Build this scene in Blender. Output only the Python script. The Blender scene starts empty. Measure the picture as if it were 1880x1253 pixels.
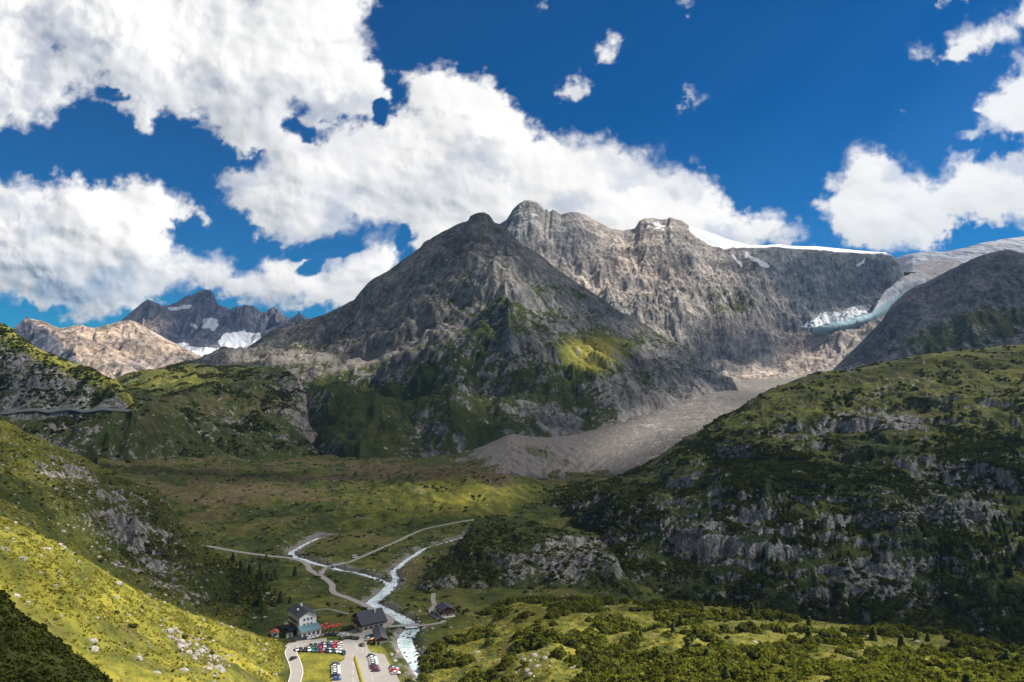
import bpy, bmesh, math, random
import numpy as np
from mathutils import Vector, Matrix
R_ = math.radians
rng = np.random.default_rng(7)
random.seed(7)
sc = bpy.context.scene

# ------------------------------------------------------------------ camera, sky, sun, exposure
CAMZ = 200.0
PITCH = R_(3.4)
FOC = 1247.0                       # focal length in photo pixels (photo 1880 x 1253)
cam_d = bpy.data.cameras.new('camera')
cam = bpy.data.objects.new('camera', cam_d)
sc.collection.objects.link(cam)
cam_d.sensor_width = 36.0
cam_d.lens = 36.0 * FOC / 1880.0
cam_d.clip_start = 1.0
cam_d.clip_end = 120000.0
cam.location = (0, 0, CAMZ)
cam.rotation_euler = (math.pi / 2 + PITCH, 0, 0)
sc.camera = cam

SUN_EL, SUN_AZ = R_(47), R_(80)    # azimuth measured from the view direction (+Y) towards +X
SDIR = np.array([math.sin(SUN_AZ) * math.cos(SUN_EL), math.cos(SUN_AZ) * math.cos(SUN_EL), math.sin(SUN_EL)])
w = bpy.data.worlds.new('World'); sc.world = w; w.use_nodes = True
wn = w.node_tree.nodes; wl = w.node_tree.links
for n in list(wn): wn.remove(n)
st = wn.new('ShaderNodeTexSky'); st.sky_type = 'NISHITA'; st.sun_disc = False
st.sun_elevation = SUN_EL; st.sun_rotation = SUN_AZ
st.altitude = 2200; st.air_density = 1.0; st.dust_density = 0.1; st.ozone_density = 3.0
hs = wn.new('ShaderNodeHueSaturation'); hs.inputs['Saturation'].default_value = 1.3; hs.inputs['Value'].default_value = 0.78
gm = wn.new('ShaderNodeMix'); gm.data_type = 'RGBA'; gm.blend_type = 'MULTIPLY'; gm.inputs[0].default_value = 1.0
gm.inputs[7].default_value = (0.04, 0.78, 1.0, 1)
bg = wn.new('ShaderNodeBackground'); bg.inputs[1].default_value = 0.056
wo = wn.new('ShaderNodeOutputWorld')
wl.new(st.outputs[0], hs.inputs['Color']); wl.new(hs.outputs[0], gm.inputs[6]); wl.new(gm.outputs[2], bg.inputs[0]); wl.new(bg.outputs[0], wo.inputs[0])
sd = bpy.data.lights.new('sun', 'SUN'); sun = bpy.data.objects.new('sun', sd); sc.collection.objects.link(sun)
sd.energy = 5.0; sd.angle = R_(0.5); sd.color = (1.0, 0.93, 0.82)
sun.rotation_euler = Vector(tuple(SDIR)).to_track_quat('Z', 'Y').to_euler()
sc.view_settings.view_transform = 'Standard'; sc.view_settings.look = 'None'
sc.view_settings.exposure = 0.95; sc.view_settings.gamma = 1.0
sc.cycles.max_bounces = 5; sc.cycles.diffuse_bounces = 2; sc.cycles.glossy_bounces = 2
sc.cycles.transparent_max_bounces = 12; sc.cycles.volume_bounces = 0
sc.cycles.caustics_reflective = False; sc.cycles.caustics_refractive = False

# ------------------------------------------------------------------ projection helpers
cp, sp = math.cos(PITCH), math.sin(PITCH)
def ray(px, py):
    a = (np.asarray(px, float) - 940) / FOC; b = (626.5 - np.asarray(py, float)) / FOC
    dy = cp - b * sp
    return a / dy, (sp + b * cp) / dy
def proj(X, Y, Z):
    z = Z - CAMZ
    f = Y * cp + z * sp; b = (-Y * sp + z * cp) / f
    return 940 + FOC * X / f, 626.5 - FOC * b
def sstep(a, b, x):
    t = np.clip((x - a) / (b - a), 0, 1); return t * t * (3 - 2 * t)

# ------------------------------------------------------------------ noise
_perm = rng.permutation(4096).astype(np.int32)
_ang = rng.random(4096) * 2 * np.pi
_gx = np.cos(_ang).astype(np.float32); _gy = np.sin(_ang).astype(np.float32)
_rnd = rng.random(4096).astype(np.float32); _rnd2 = rng.random(4096).astype(np.float32)
def _h(ix, iy, s=0):
    return _perm[(_perm[(ix + s * 131) & 4095] + iy * 57 + s) & 4095]
def perlin(x, y, s=0):
    x = np.asarray(x, np.float64); y = np.asarray(y, np.float64)
    xi = np.floor(x).astype(np.int32); yi = np.floor(y).astype(np.int32)
    xf = (x - xi).astype(np.float32); yf = (y - yi).astype(np.float32)
    u = xf * xf * xf * (xf * (xf * 6 - 15) + 10); v = yf * yf * yf * (yf * (yf * 6 - 15) + 10)
    def g(dx, dy):
        h = _h(xi + dx, yi + dy, s); return _gx[h] * (xf - dx) + _gy[h] * (yf - dy)
    a = g(0, 0); b = g(1, 0); c = g(0, 1); d = g(1, 1)
    return 1.5 * ((a + (b - a) * u) * (1 - v) + (c + (d - c) * u) * v)
def fbm(x, y, oct=5, s=0, gain=0.5):
    r = 0; a = 1; t = 0
    for k in range(oct):
        r = r + a * perlin(x, y, s + k * 7); t += a; a *= gain; x = x * 2.03 + 13.1; y = y * 2.03 - 7.7
    return r / t * 1.4
def ridged(x, y, oct=5, s=0, gain=0.5):
    r = 0; a = 1; t = 0; w_ = 1
    for k in range(oct):
        n = (1 - np.abs(perlin(x, y, s + k * 7))) ** 2 * w_
        r = r + a * n; t += a; a *= gain; w_ = np.clip(n * 1.6, 0, 1); x = x * 2.07 + 3.1; y = y * 2.07 - 1.7
    return r / t
def erosion(X, Y, gx, gy, L, amp, oct=5, s=0, gain=0.5, branch=0.6):
    """gullies that run down the slope: returns a height change"""
    H = np.zeros(X.shape, np.float32)
    GX = gx.astype(np.float32).copy(); GY = gy.astype(np.float32).copy()
    f = 1.0 / L; a = amp
    for k in range(oct):
        gl = np.sqrt(GX * GX + GY * GY) + 1e-4
        dx = (GY / gl).astype(np.float32); dy = (-GX / gl).astype(np.float32)
        px = X * f + 31.7 * k; py = Y * f - 11.3 * k
        ix = np.floor(px).astype(np.int32); iy = np.floor(py).astype(np.int32)
        fx = (px - ix).astype(np.float32); fy = (py - iy).astype(np.float32)
        va = np.zeros_like(fx); vb = np.zeros_like(fx); wt = np.zeros_like(fx)
        for i in (-1, 0, 1):
            for j in (-1, 0, 1):
                h = _h(ix + i, iy + j, s + k * 3)
                qx = fx - i - _rnd[h]; qy = fy - j - _rnd2[h]
                d = qx * qx + qy * qy
                wgt = np.clip(1.0 - d / 2.2, 0, 1) ** 3
                m = (qx * dx + qy * dy) * 6.2832
                va += np.cos(m) * wgt; vb += np.sin(m) * wgt; wt += wgt
        wt += 1e-4
        va /= wt; vb /= wt
        st_ = np.clip(gl / 0.5, 0, 1)
        H += a * va * st_
        dd = -vb * 6.2832 * f * a * st_ * branch
        GX += dd * dx; GY += dd * dy
        f *= 2; a *= gain
    return H

# ------------------------------------------------------------------ masks drawn as soft polygons over a px,py field
def sdist(px, py, poly):
    P = np.array(poly, float); Q = np.roll(P, -1, axis=0)
    d = np.full(px.shape, 1e9); inside = np.zeros(px.shape, bool)
    for (x0, y0), (x1, y1) in zip(P, Q):
        ex, ey = x1 - x0, y1 - y0; L = ex * ex + ey * ey + 1e-9
        t = np.clip(((px - x0) * ex + (py - y0) * ey) / L, 0, 1)
        d = np.minimum(d, (px - x0 - t * ex) ** 2 + (py - y0 - t * ey) ** 2)
        if y0 != y1:
            c = ((y0 > py) != (y1 > py)) & (px < (x1 - x0) * (py - y0) / (y1 - y0) + x0)
            inside ^= c
    d = np.sqrt(d); return np.where(inside, d, -d)
def pmask(px, py, poly, feather=10):
    return sstep(-feather, feather, sdist(px, py, poly))
def emask(px, py, cx, cy, rx, ry, ang=0.0, soft=0.5):
    c, s_ = math.cos(R_(ang)), math.sin(R_(ang))
    x = (px - cx) * c + (py - cy) * s_; y = -(px - cx) * s_ + (py - cy) * c
    r = np.sqrt((x / rx) ** 2 + (y / ry) ** 2); return 1 - sstep(1 - soft, 1 + soft, r)
def blur2(a, r):
    k = np.exp(-0.5 * (np.arange(-3 * r, 3 * r + 1) / r) ** 2); k /= k.sum()
    for ax in (0, 1):
        pad = [(0, 0), (0, 0)]; pad[ax] = (3 * r, 3 * r)
        b = np.pad(a, pad, mode='edge'); o = np.zeros_like(a)
        for i, kk in enumerate(k):
            sl = [slice(None), slice(None)]; sl[ax] = slice(i, i + a.shape[ax]); o += kk * b[tuple(sl)]
        a = o
    return a

# ------------------------------------------------------------------ scene helpers
def tag(o, label=None, cat=None, group=None, kind=None):
    if label: o['label'] = label
    if cat: o['category'] = cat
    if group: o['group'] = group
    if kind: o['kind'] = kind
    return o
def link(o, parent=None):
    sc.collection.objects.link(o)
    if parent is not None: o.parent = parent
    return o
def empty(name, loc=(0, 0, 0), rz=0.0):
    o = bpy.data.objects.new(name, None); link(o); o.location = loc; o.rotation_euler = (0, 0, rz); o.empty_display_size = 0.5
    return o
def np_mesh(name, V, Fq, mat=None, smooth=True, attrs=None):
    me = bpy.data.meshes.new(name)
    V = np.asarray(V, np.float32); Fq = np.asarray(Fq, np.int32); k = Fq.shape[1]; nf = len(Fq)
    me.vertices.add(len(V)); me.vertices.foreach_set('co', V.ravel())
    me.loops.add(nf * k); me.loops.foreach_set('vertex_index', Fq.ravel())
    me.polygons.add(nf); me.polygons.foreach_set('loop_start', np.arange(0, nf * k, k, dtype=np.int32))
    me.polygons.foreach_set('loop_total', np.full(nf, k, np.int32))
    me.polygons.foreach_set('use_smooth', np.full(nf, smooth, bool))
    me.update(calc_edges=True)
    for an, arr in (attrs or {}).items():
        at = me.attributes.new(an, 'FLOAT_COLOR', 'POINT')
        at.data.foreach_set('color', np.asarray(arr, np.float32).ravel())
    if mat: me.materials.append(mat)
    return me
def grid_faces(nv, nu, keep=None):
    i = np.arange((nv - 1) * (nu - 1)); r = i // (nu - 1); c = i % (nu - 1)
    a = r * nu + c
    Fq = np.stack([a, a + 1, a + nu + 1, a + nu], 1)
    if keep is not None: Fq = Fq[keep[r, c]]
    return Fq

class NT:
    """small node-tree helper"""
    def __init__(s, name):
        s.m = bpy.data.materials.new(name); s.m.use_nodes = True; s.t = s.m.node_tree
        for n in list(s.t.nodes): s.t.nodes.remove(n)
        s.out = s.t.nodes.new('ShaderNodeOutputMaterial')
    def n(s, typ, **kw):
        nd = s.t.nodes.new('ShaderNode' + typ)
        for k, v in kw.items():
            if k.startswith('i_'):
                key = k[2:]; key = int(key) if key.isdigit() else key.replace('_', ' ')
                s.set(nd.inputs[key], v)
            else: setattr(nd, k, v)
        return nd
    def set(s, inp, v):
        if isinstance(v, bpy.types.NodeSocket): s.t.links.new(v, inp)
        elif isinstance(v, bpy.types.Node): s.t.links.new(v.outputs[0], inp)
        else:
            try: inp.default_value = v
            except Exception: inp.default_value = (*v, 1)
    def math(s, op, a, b=0.0, c=None, clamp=False):
        nd = s.n('Math', operation=op, use_clamp=clamp); s.set(nd.inputs[0], a); s.set(nd.inputs[1], b)
        if c is not None: s.set(nd.inputs[2], c)
        return nd.outputs[0]
    def noise(s, vec, scale, detail=5, rough=0.55, dist=0.0):
        nd = s.n('TexNoise'); s.set(nd.inputs['Vector'], vec); nd.inputs['Scale'].default_value = scale
        nd.inputs['Detail'].default_value = detail; nd.inputs['Roughness'].default_value = rough; nd.inputs['Distortion'].default_value = dist
        return nd.outputs[0]
    def mapr(s, v, a, b, c=0.0, d=1.0, smooth=True):
        nd = s.n('MapRange'); nd.interpolation_type = 'SMOOTHSTEP' if smooth else 'LINEAR'
        s.set(nd.inputs[0], v)
        for i, q in enumerate((a, b, c, d)): s.set(nd.inputs[1 + i], q)
        return nd.outputs[0]
    def mix(s, f, a, b, blend='MIX'):
        nd = s.n('Mix', data_type='RGBA', blend_type=blend); s.set(nd.inputs[0], f); s.set(nd.inputs[6], a); s.set(nd.inputs[7], b)
        return nd.outputs[2]
    def ramp(s, f, stops):
        nd = s.n('ValToRGB'); e = nd.color_ramp.elements
        while len(e) < len(stops): e.new(0.5)
        for el, (p, c) in zip(e, stops): el.position = p; el.color = (*c, 1)
        s.set(nd.inputs[0], f); return nd.outputs[0]
    def surf(s, col, rough=0.9, bump=None, bstr=0.5, bdist=1.0, spec=0.2, **kw):
        b = s.n('BsdfPrincipled'); s.set(b.inputs['Base Color'], col); s.set(b.inputs['Roughness'], rough)
        b.inputs['Specular IOR Level'].default_value = spec
        for k, v in kw.items(): s.set(b.inputs[k.replace('_', ' ')], v)
        if bump is not None:
            bp = s.n('Bump'); bp.inputs['Strength'].default_value = bstr; bp.inputs['Distance'].default_value = bdist
            s.set(bp.inputs['Height'], bump); s.t.links.new(bp.outputs[0], b.inputs['Normal'])
        s.t.links.new(b.outputs[0], s.out.inputs[0]); return s.m
    def pos(s):
        return s.n('NewGeometry').outputs['Position']
    def attr(s, name):
        a = s.n('Attribute', attribute_name=name); sep = s.n('SeparateColor'); s.t.links.new(a.outputs['Color'], sep.inputs[0])
        return sep.outputs[0], sep.outputs[1], sep.outputs[2], a.outputs['Alpha']

# ------------------------------------------------------------------ terrain material: grass, shrubs, rock, scree and snow
GRASS = [(0.0, (0.018, 0.029, 0.008)), (0.35, (0.046, 0.059, 0.014)), (0.65, (0.13, 0.132, 0.024)), (1.0, (0.30, 0.26, 0.035))]
def terrain_mat(name, unit, warm=(0.23, 0.185, 0.15), cool=(0.17, 0.17, 0.17), bstr=0.7, cracks=1.0, big=0.0):
    """unit = size in metres of the finest features"""
    t = NT(name); P = t.pos()
    rock, tone, shrub, brown = t.attr('ma'); snow, scree, warmth, bright = t.attr('mb')
    s = 1.0 / unit
    nA = t.noise(P, s * 0.5, 6, 0.65); nB = t.noise(P, s * 0.12, 6, 0.6, 0.3); nC = t.noise(P, s * 0.03, 5, 0.6)
    nD = t.noise(P, s * 0.9, 4, 0.6)
    # vertically stretched joints in rock
    mp = t.n('Mapping'); t.set(mp.inputs[0], P); mp.inputs['Scale'].default_value = (1.0, 1.0, 0.35)
    nJ = t.noise(mp.outputs[0], s * 0.35, 6, 0.7, 0.6)
    vo = t.n('TexVoronoi', feature='DISTANCE_TO_EDGE'); t.set(vo.inputs['Vector'], mp.outputs[0]); vo.inputs['Scale'].default_value = s * 0.22
    crack = t.mapr(vo.outputs[0], 0.0, 0.10, 0.0, 1.0)
    gt = t.math('ADD', tone, t.math('MULTIPLY', t.math('SUBTRACT', nB, 0.5), 0.75))
    gt = t.math('ADD', gt, t.math('MULTIPLY', t.math('SUBTRACT', nD, 0.5), 0.35), clamp=True)
    grass = t.ramp(gt, GRASS)
    bw = t.math('ADD', brown, t.math('MULTIPLY', t.math('SUBTRACT', nC, 0.5), 1.2))
    brn = t.mix(nA, (0.050, 0.041, 0.022, 1), (0.15, 0.118, 0.058, 1))
    col = t.mix(t.mapr(bw, 0.3, 0.9), grass, brn)
    sw = t.math('ADD', shrub, t.math('MULTIPLY', t.math('SUBTRACT', nA, 0.5), 1.1))
    shr = t.mix(nD, (0.008, 0.016, 0.006, 1), (0.045, 0.065, 0.016, 1))
    col = t.mix(t.mapr(sw, 0.45, 0.62), col, shr)
    scr = t.mix(t.math('ADD', t.math('MULTIPLY', nD, .5), t.math('MULTIPLY', nB, .5)), (0.07, 0.064, 0.06, 1), (0.25, 0.232, 0.21, 1))
    col = t.mix(t.mapr(t.math('ADD', scree, t.math('MULTIPLY', t.math('SUBTRACT', nA, 0.5), 0.8)), 0.3, 0.7), col, scr)
    rb = t.mix(t.math('ADD', warmth, t.math('MULTIPLY', t.math('SUBTRACT', nC, 0.5), 0.8), clamp=True), (*cool, 1), (*warm, 1))
    rv = t.mapr(t.math('ADD', t.math('MULTIPLY', nJ, 0.75), t.math('MULTIPLY', nA, 0.25)), 0.3, 0.72, 0.28, 1.9)
    rv = t.math('MULTIPLY', rv, t.mapr(crack, 0, 1, 1 - 0.45 * cracks, 1.0))
    rv = t.math('MULTIPLY', rv, t.mapr(t.math('ADD', t.math('MULTIPLY', nC, .6), t.math('MULTIPLY', nB, .4)), .32, .68, 1 - big, 1 + big))
    rk = t.mix(1.0, rb, rv, 'MULTIPLY')
    rw = t.math('ADD', t.math('ADD', rock, t.math('MULTIPLY', t.math('SUBTRACT', nB, 0.5), 1.0)), t.math('MULTIPLY', t.math('SUBTRACT', t.math('ADD', t.math('MULTIPLY', nA, 0.6), t.math('MULTIPLY', nJ, 0.4)), 0.5), 1.5))
    rmask = t.mapr(rw, 0.42, 0.58)
    col = t.mix(rmask, col, rk)
    # pale loose stones
    v2 = t.n('TexVoronoi', feature='F1'); t.set(v2.inputs['Vector'], P); v2.inputs['Scale'].default_value = s * 0.25
    sepc = t.n('SeparateColor'); t.t.links.new(v2.outputs['Color'], sepc.inputs[0])
    stone = t.math('MULTIPLY', t.mapr(v2.outputs['Distance'], 0.16, 0.30, 1.0, 0.0), t.mapr(sepc.outputs[0], 0.86, 0.9))
    stone = t.math('MULTIPLY', stone, t.mapr(nC, 0.45, 0.6))
    col = t.mix(t.math('MULTIPLY', stone, 0.85), col, (0.33, 0.31, 0.28, 1))
    sn = t.math('ADD', snow, t.math('MULTIPLY', t.math('SUBTRACT', nA, 0.5), 0.9))
    smask = t.mapr(sn, 0.45, 0.6)
    col = t.mix(smask, col, (0.80, 0.83, 0.87, 1))
    hgt = t.math('ADD', t.math('MULTIPLY', nA, 0.7), t.math('MULTIPLY', nD, 0.3))
    hgt = t.math('ADD', hgt, t.math('MULTIPLY', t.math('MULTIPLY', nJ, rmask), 1.2))
    hgt = t.math('ADD', hgt, t.math('MULTIPLY', t.math('MULTIPLY', crack, rmask), 0.25 * cracks))
    return t.surf(col, 0.95, hgt, bstr, unit * 2.2, 0.12)

# ------------------------------------------------------------------ lofted terrain layers
def ip(x, pts): 
    a = np.array(pts, float); return np.interp(x, a[:, 0], a[:, 1])
def smooth1(a, n):
    if n < 1: return a
    k = np.hanning(2 * n + 3)[1:-1]; k /= k.sum(); return np.convolve(np.pad(a, n, mode='edge'), k, 'valid')
LAYERS = {}
class Layer: pass
def loft(name, px0, px1, step, rows, segs, disp=None, attrs=None, mat=None, label=None, cut=None):
    """rows: (kind, ylist, Ylist, noise weight, smoothing)   kind 'p' = photo row at given depth, 'z' = plain height at given depth"""
    u = np.arange(px0, px1 + step, step, dtype=float); nu = len(u)
    XYZ = []; Wt = []
    for kind, pl, Yl, wt, sm in rows:
        Yd = smooth1(ip(u, Yl), int(40 / step)); v = smooth1(ip(u, pl), int(sm / step)) if sm else ip(u, pl)
        if kind == 'p': dx, dz = ray(u, v); XYZ.append((Yd * dx, Yd, CAMZ + Yd * dz))
        else: 
            dx, dz = ray(u, 720); XYZ.append((Yd * dx, Yd, v))
        Wt.append(np.full(nu, wt))
    A = np.array(XYZ); K = len(rows)               # K,3,nu
    W = np.array(Wt)
    # monotone cubic tangents along the column, in terms of Y
    d = A[1:] - A[:-1]
    T = np.zeros_like(A)
    T[1:-1] = np.where(d[1:] * d[:-1] > 0, 2 * d[1:] * d[:-1] / (d[1:] + d[:-1] + 1e-9 * np.sign(d[1:] + d[:-1] + 1e-12)), 0)
    T[0] = d[0]; T[-1] = d[-1]
    out = []; wo_ = []; vv = []
    for k in range(K - 1):
        n = segs[k]; t = np.arange(n) / n
        if k == K - 2: t = np.append(t, 1.0)
        t = t[:, None, None]
        h = (2 * t**3 - 3 * t**2 + 1) * A[k] + (t**3 - 2 * t**2 + t) * T[k] + (-2 * t**3 + 3 * t**2) * A[k + 1] + (t**3 - t**2) * T[k + 1]
        out.append(h); wo_.append(W[k] * (1 - t[:, 0]) + W[k + 1] * t[:, 0]); vv.append(k + t[:, 0, 0])
    G = np.concatenate(out).astype(np.float64); X, Y, Z = G[:, 0], G[:, 1], G[:, 2]
    Wg = np.concatenate(wo_); V = np.concatenate(vv)[:, None] * np.ones(nu)
    L = Layer(); L.name = name; L.u = u; L.V = V; L.W = Wg
    def grads(Z):
        Xu = np.gradient(X, axis=1); Xv = np.gradient(X, axis=0); Yu = np.gradient(Y, axis=1); Yv = np.gradient(Y, axis=0)
        Zu = np.gradient(Z, axis=1); Zv = np.gradient(Z, axis=0)
        D = Xu * Yv - Xv * Yu; D = np.where(np.abs(D) < 1e-6, 1e-6, D)
        return (Zu * Yv - Zv * Yu) / D, (Xu * Zv - Xv * Zu) / D
    if disp is not None:
        gx, gy = grads(Z); gx = np.clip(gx, -4, 4); gy = np.clip(gy, -4, 4)
        Z = Z + disp(X, Y, Z, gx, gy, V, u) * Wg
    gx, gy = grads(Z)
    L.X, L.Y, L.Z = X, Y, Z; L.slope = np.sqrt(gx**2 + gy**2)
    L.gx = gx
    L.px, L.py = proj(X, Y, Z)
    ma, mb = attrs(L)
    L.ma, L.mb = ma, mb
    Vx = np.stack([X.ravel(), Y.ravel(), Z.ravel()], 1)
    nv = X.shape[0]
    me = np_mesh(name, Vx, grid_faces(nv, nu), mat, True, {'ma': ma.reshape(-1, 4), 'mb': mb.reshape(-1, 4)})
    o = link(bpy.data.objects.new(name, me)); tag(o, label, None, None, 'structure')
    LAYERS[name] = L; L.obj = o
    return L
def at(L, px, py):
    """ground point of a layer seen at photo position px, py"""
    j = int(np.clip(np.searchsorted(L.u, px), 1, len(L.u) - 1)); f = (px - L.u[j - 1]) / (L.u[j] - L.u[j - 1])
    P = [(1 - f) * a[:, j - 1] + f * a[:, j] for a in (L.X, L.Y, L.Z, L.py)]
    c = P[3]; idx = np.nonzero((c[:-1] >= py) & (c[1:] < py))[0]
    if len(idx) == 0: k = int(np.argmin(np.abs(c))) if False else int(np.argmin(np.abs(c - py))); return (P[0][k], P[1][k], P[2][k])
    k = idx[0]; t = (c[k] - py) / (c[k] - c[k + 1] + 1e-9)
    return tuple(P[i][k] * (1 - t) + P[i][k + 1] * t for i in range(3))
def pack(L, rock=0, tone=0.3, shrub=0, brown=0, snow=0, scree=0, warmth=0.3, bright=1):
    o = np.ones_like(L.X); return (np.stack([o * rock, o * tone, o * shrub, o * brown], -1), np.stack([o * snow, o * scree, o * warmth, o * bright], -1))

#@@TERRAIN
# ------------------------------------------------------------------ valley floor (a plain function of x, y)
PATHS = {
 'stream_left': ([(590,985),(575,991),(562,997),(545,1006),(536,1011),(536,1016),(545,1021),(560,1026),(585,1034),(605,1039),(630,1046),(655,1050),(680,1057),(700,1064),(717,1071)], 3.8),
 'stream_right': ([(866,981),(855,984),(830,991),(805,999),(780,1006),(762,1017),(745,1027),(732,1039),(722,1047),(727,1060),(720,1071)], 3.8),
 'river': ([(720,1068),(717,1074),(705,1087),(690,1098),(683,1105),(695,1112),(712,1120),(730,1129),(745,1137),(757,1145),(755,1155),(744,1166),(745,1180),(755,1197),(765,1212),(775,1227),(787,1240),(802,1256),(825,1285)], 7.2),
}
ROADS = {
 'valley_road': ([(705,1153),(713,1147),(718,1141),(716,1136),(705,1129),(687,1122),(670,1112),(655,1105),(635,1097),(617,1091),(610,1084),(610,1075),(602,1067),(590,1059),(575,1051),(567,1045),(565,1039),(555,1031),(530,1025),(492,1021),(440,1014),(380,1003)], 4.3),
 'side_road': ([(588,1058),(592,1052),(594,1047),(602,1041),(614,1038),(625,1036),(640,1033),(655,1027),(680,1016),(705,1005),(730,994),(755,982),(780,972),(817,964),(855,957),(890,953)], 3.5),
 'access_road': ([(532,1300),(536,1275),(541,1253),(545,1235),(541,1217),(535,1203),(534,1195),(540,1189),(552,1184),(570,1180),(600,1176)], 6.2),
 'lane': ([(765,1150),(800,1146),(815,1142),(808,1137),(798,1133),(792,1126),(792,1119),(797,1112),(795,1100),(796,1090)], 3.2),
 'footpath': ([(560,1128),(580,1121),(600,1119),(620,1123),(640,1128)], 1.6),
}
_vy = [0, 390, 431, 507, 623, 736, 897, 1059, 1250, 1500]; _vz = [57, 57, 55, 53, 53, 55, 60, 63.5, 58, 50]
def zbase(X, Y):
    z = np.interp(Y, _vy, _vz)
    z = z + 29 * np.exp(-(((X + 62) / 105) ** 2 + ((Y - 835) / 88) ** 2) ** 1.3)
    z = z + 8 * np.exp(-(((X + 175) / 60) ** 2 + ((Y - 760) / 40) ** 2)) - 6 * np.exp(-(((X + 130) / 200) ** 2 + ((Y - 975) / 50) ** 2)) + 5 * np.exp(-(((X + 330) / 80) ** 2 + ((Y - 820) / 50) ** 2))
    z = z - 26 * sstep(40, 170, X) * sstep(300, 420, Y) * (1 - sstep(640, 760, Y))
    z = z + 0.00012 * (X < 0) * np.clip(np.abs(X + 140) - 120, 0, 400) ** 2 * (Y < 1300)
    return z
def vground(px, py):
    """point of the valley floor seen at photo position"""
    dx, dz = ray(px, py); Y = 400.0 if py > 1100 else 700.0
    for _ in range(60):
        z = float(zbase(Y * dx, Y)); Y = 0.5 * Y + 0.5 * (z - CAMZ) / dz
    return float(Y * dx), float(Y), float(zbase(Y * dx, Y))
def densify(pts, step):
    P = np.array(pts, float); n = len(P); out = []
    for i in range(n - 1):                      # Catmull-Rom
        p0 = P[max(i - 1, 0)]; p1 = P[i]; p2 = P[i + 1]; p3 = P[min(i + 2, n - 1)]
        m = max(2, int(np.linalg.norm(p2 - p1) / step))
        for k in range(m):
            t = k / m
            out.append(0.5 * (2 * p1 + (p2 - p0) * t + (2 * p0 - 5 * p1 + 4 * p2 - p3) * t * t + (3 * p1 - p0 - 3 * p2 + p3) * t ** 3))
    out.append(P[-1]); return np.array(out)
def wpath(pix, step=3.0): return densify([vground(*p)[:2] for p in pix], step)
WP = {k: wpath(p) for k, (p, w_) in PATHS.items()}
WR = {k: wpath(p) for k, (p, w_) in ROADS.items()}
def pdist(X, Y, P):
    d = np.full(X.shape, 1e9)
    for (x0, y0), (x1, y1) in zip(P[:-1], P[1:]):
        ex, ey = x1 - x0, y1 - y0; L = ex * ex + ey * ey + 1e-9
        t = np.clip(((X - x0) * ex + (Y - y0) * ey) / L, 0, 1)
        d = np.minimum(d, (X - x0 - t * ex) ** 2 + (Y - y0 - t * ey) ** 2)
    return np.sqrt(d)
LOT = [(523,1187),(530,1181),(540,1176),(528,1170),(540,1164),(600,1164),(640,1160),(660,1152),(690,1150),(706,1151),(709,1156),(690,1162),(672,1172),(674,1186),(680,1198),(706,1202),(716,1222),(728,1240),(745,1275),(606,1275),(610,1240),(614,1222),(632,1212),(633,1201),(600,1198.5),(548,1196),(540,1193),(530,1193)]
LOTW = [vground(*p)[:2] for p in LOT]
def zval(X, Y):
    """valley floor height with detail, streams cut in, roads and the car park kept even"""
    z = zbase(X, Y)
    dr = np.full(X.shape, 1e9)
    for k in WR: dr = np.minimum(dr, pdist(X, Y, WR[k]))
    dl = np.maximum(0, -sdist(X, Y, LOTW)); dr = np.minimum(dr, dl)
    ds = np.full(X.shape, 1e9)
    for k in WP: ds = np.minimum(ds, pdist(X, Y, WP[k]) - PATHS[k][1] / 2)
    wt = sstep(2.5, 14, dr)
    far = sstep(450, 800, Y)
    n = fbm(X / 40, Y / 40, 5, 3) * (1.2 + 3.5 * far) + fbm(X / 95, Y / 70, 3, 4) * 7 * far + ridged(X / 14, Y / 14, 4, 9) * (0.8 + 1.2 * far)
    z = z + n * wt * sstep(0, 11, ds)
    z = z - 2.4 * (1 - sstep(-1.5, 3.5, ds)) + 0.9 * np.exp(-((ds - 6) / 4) ** 2) * wt
    return z, dr, ds
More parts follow.
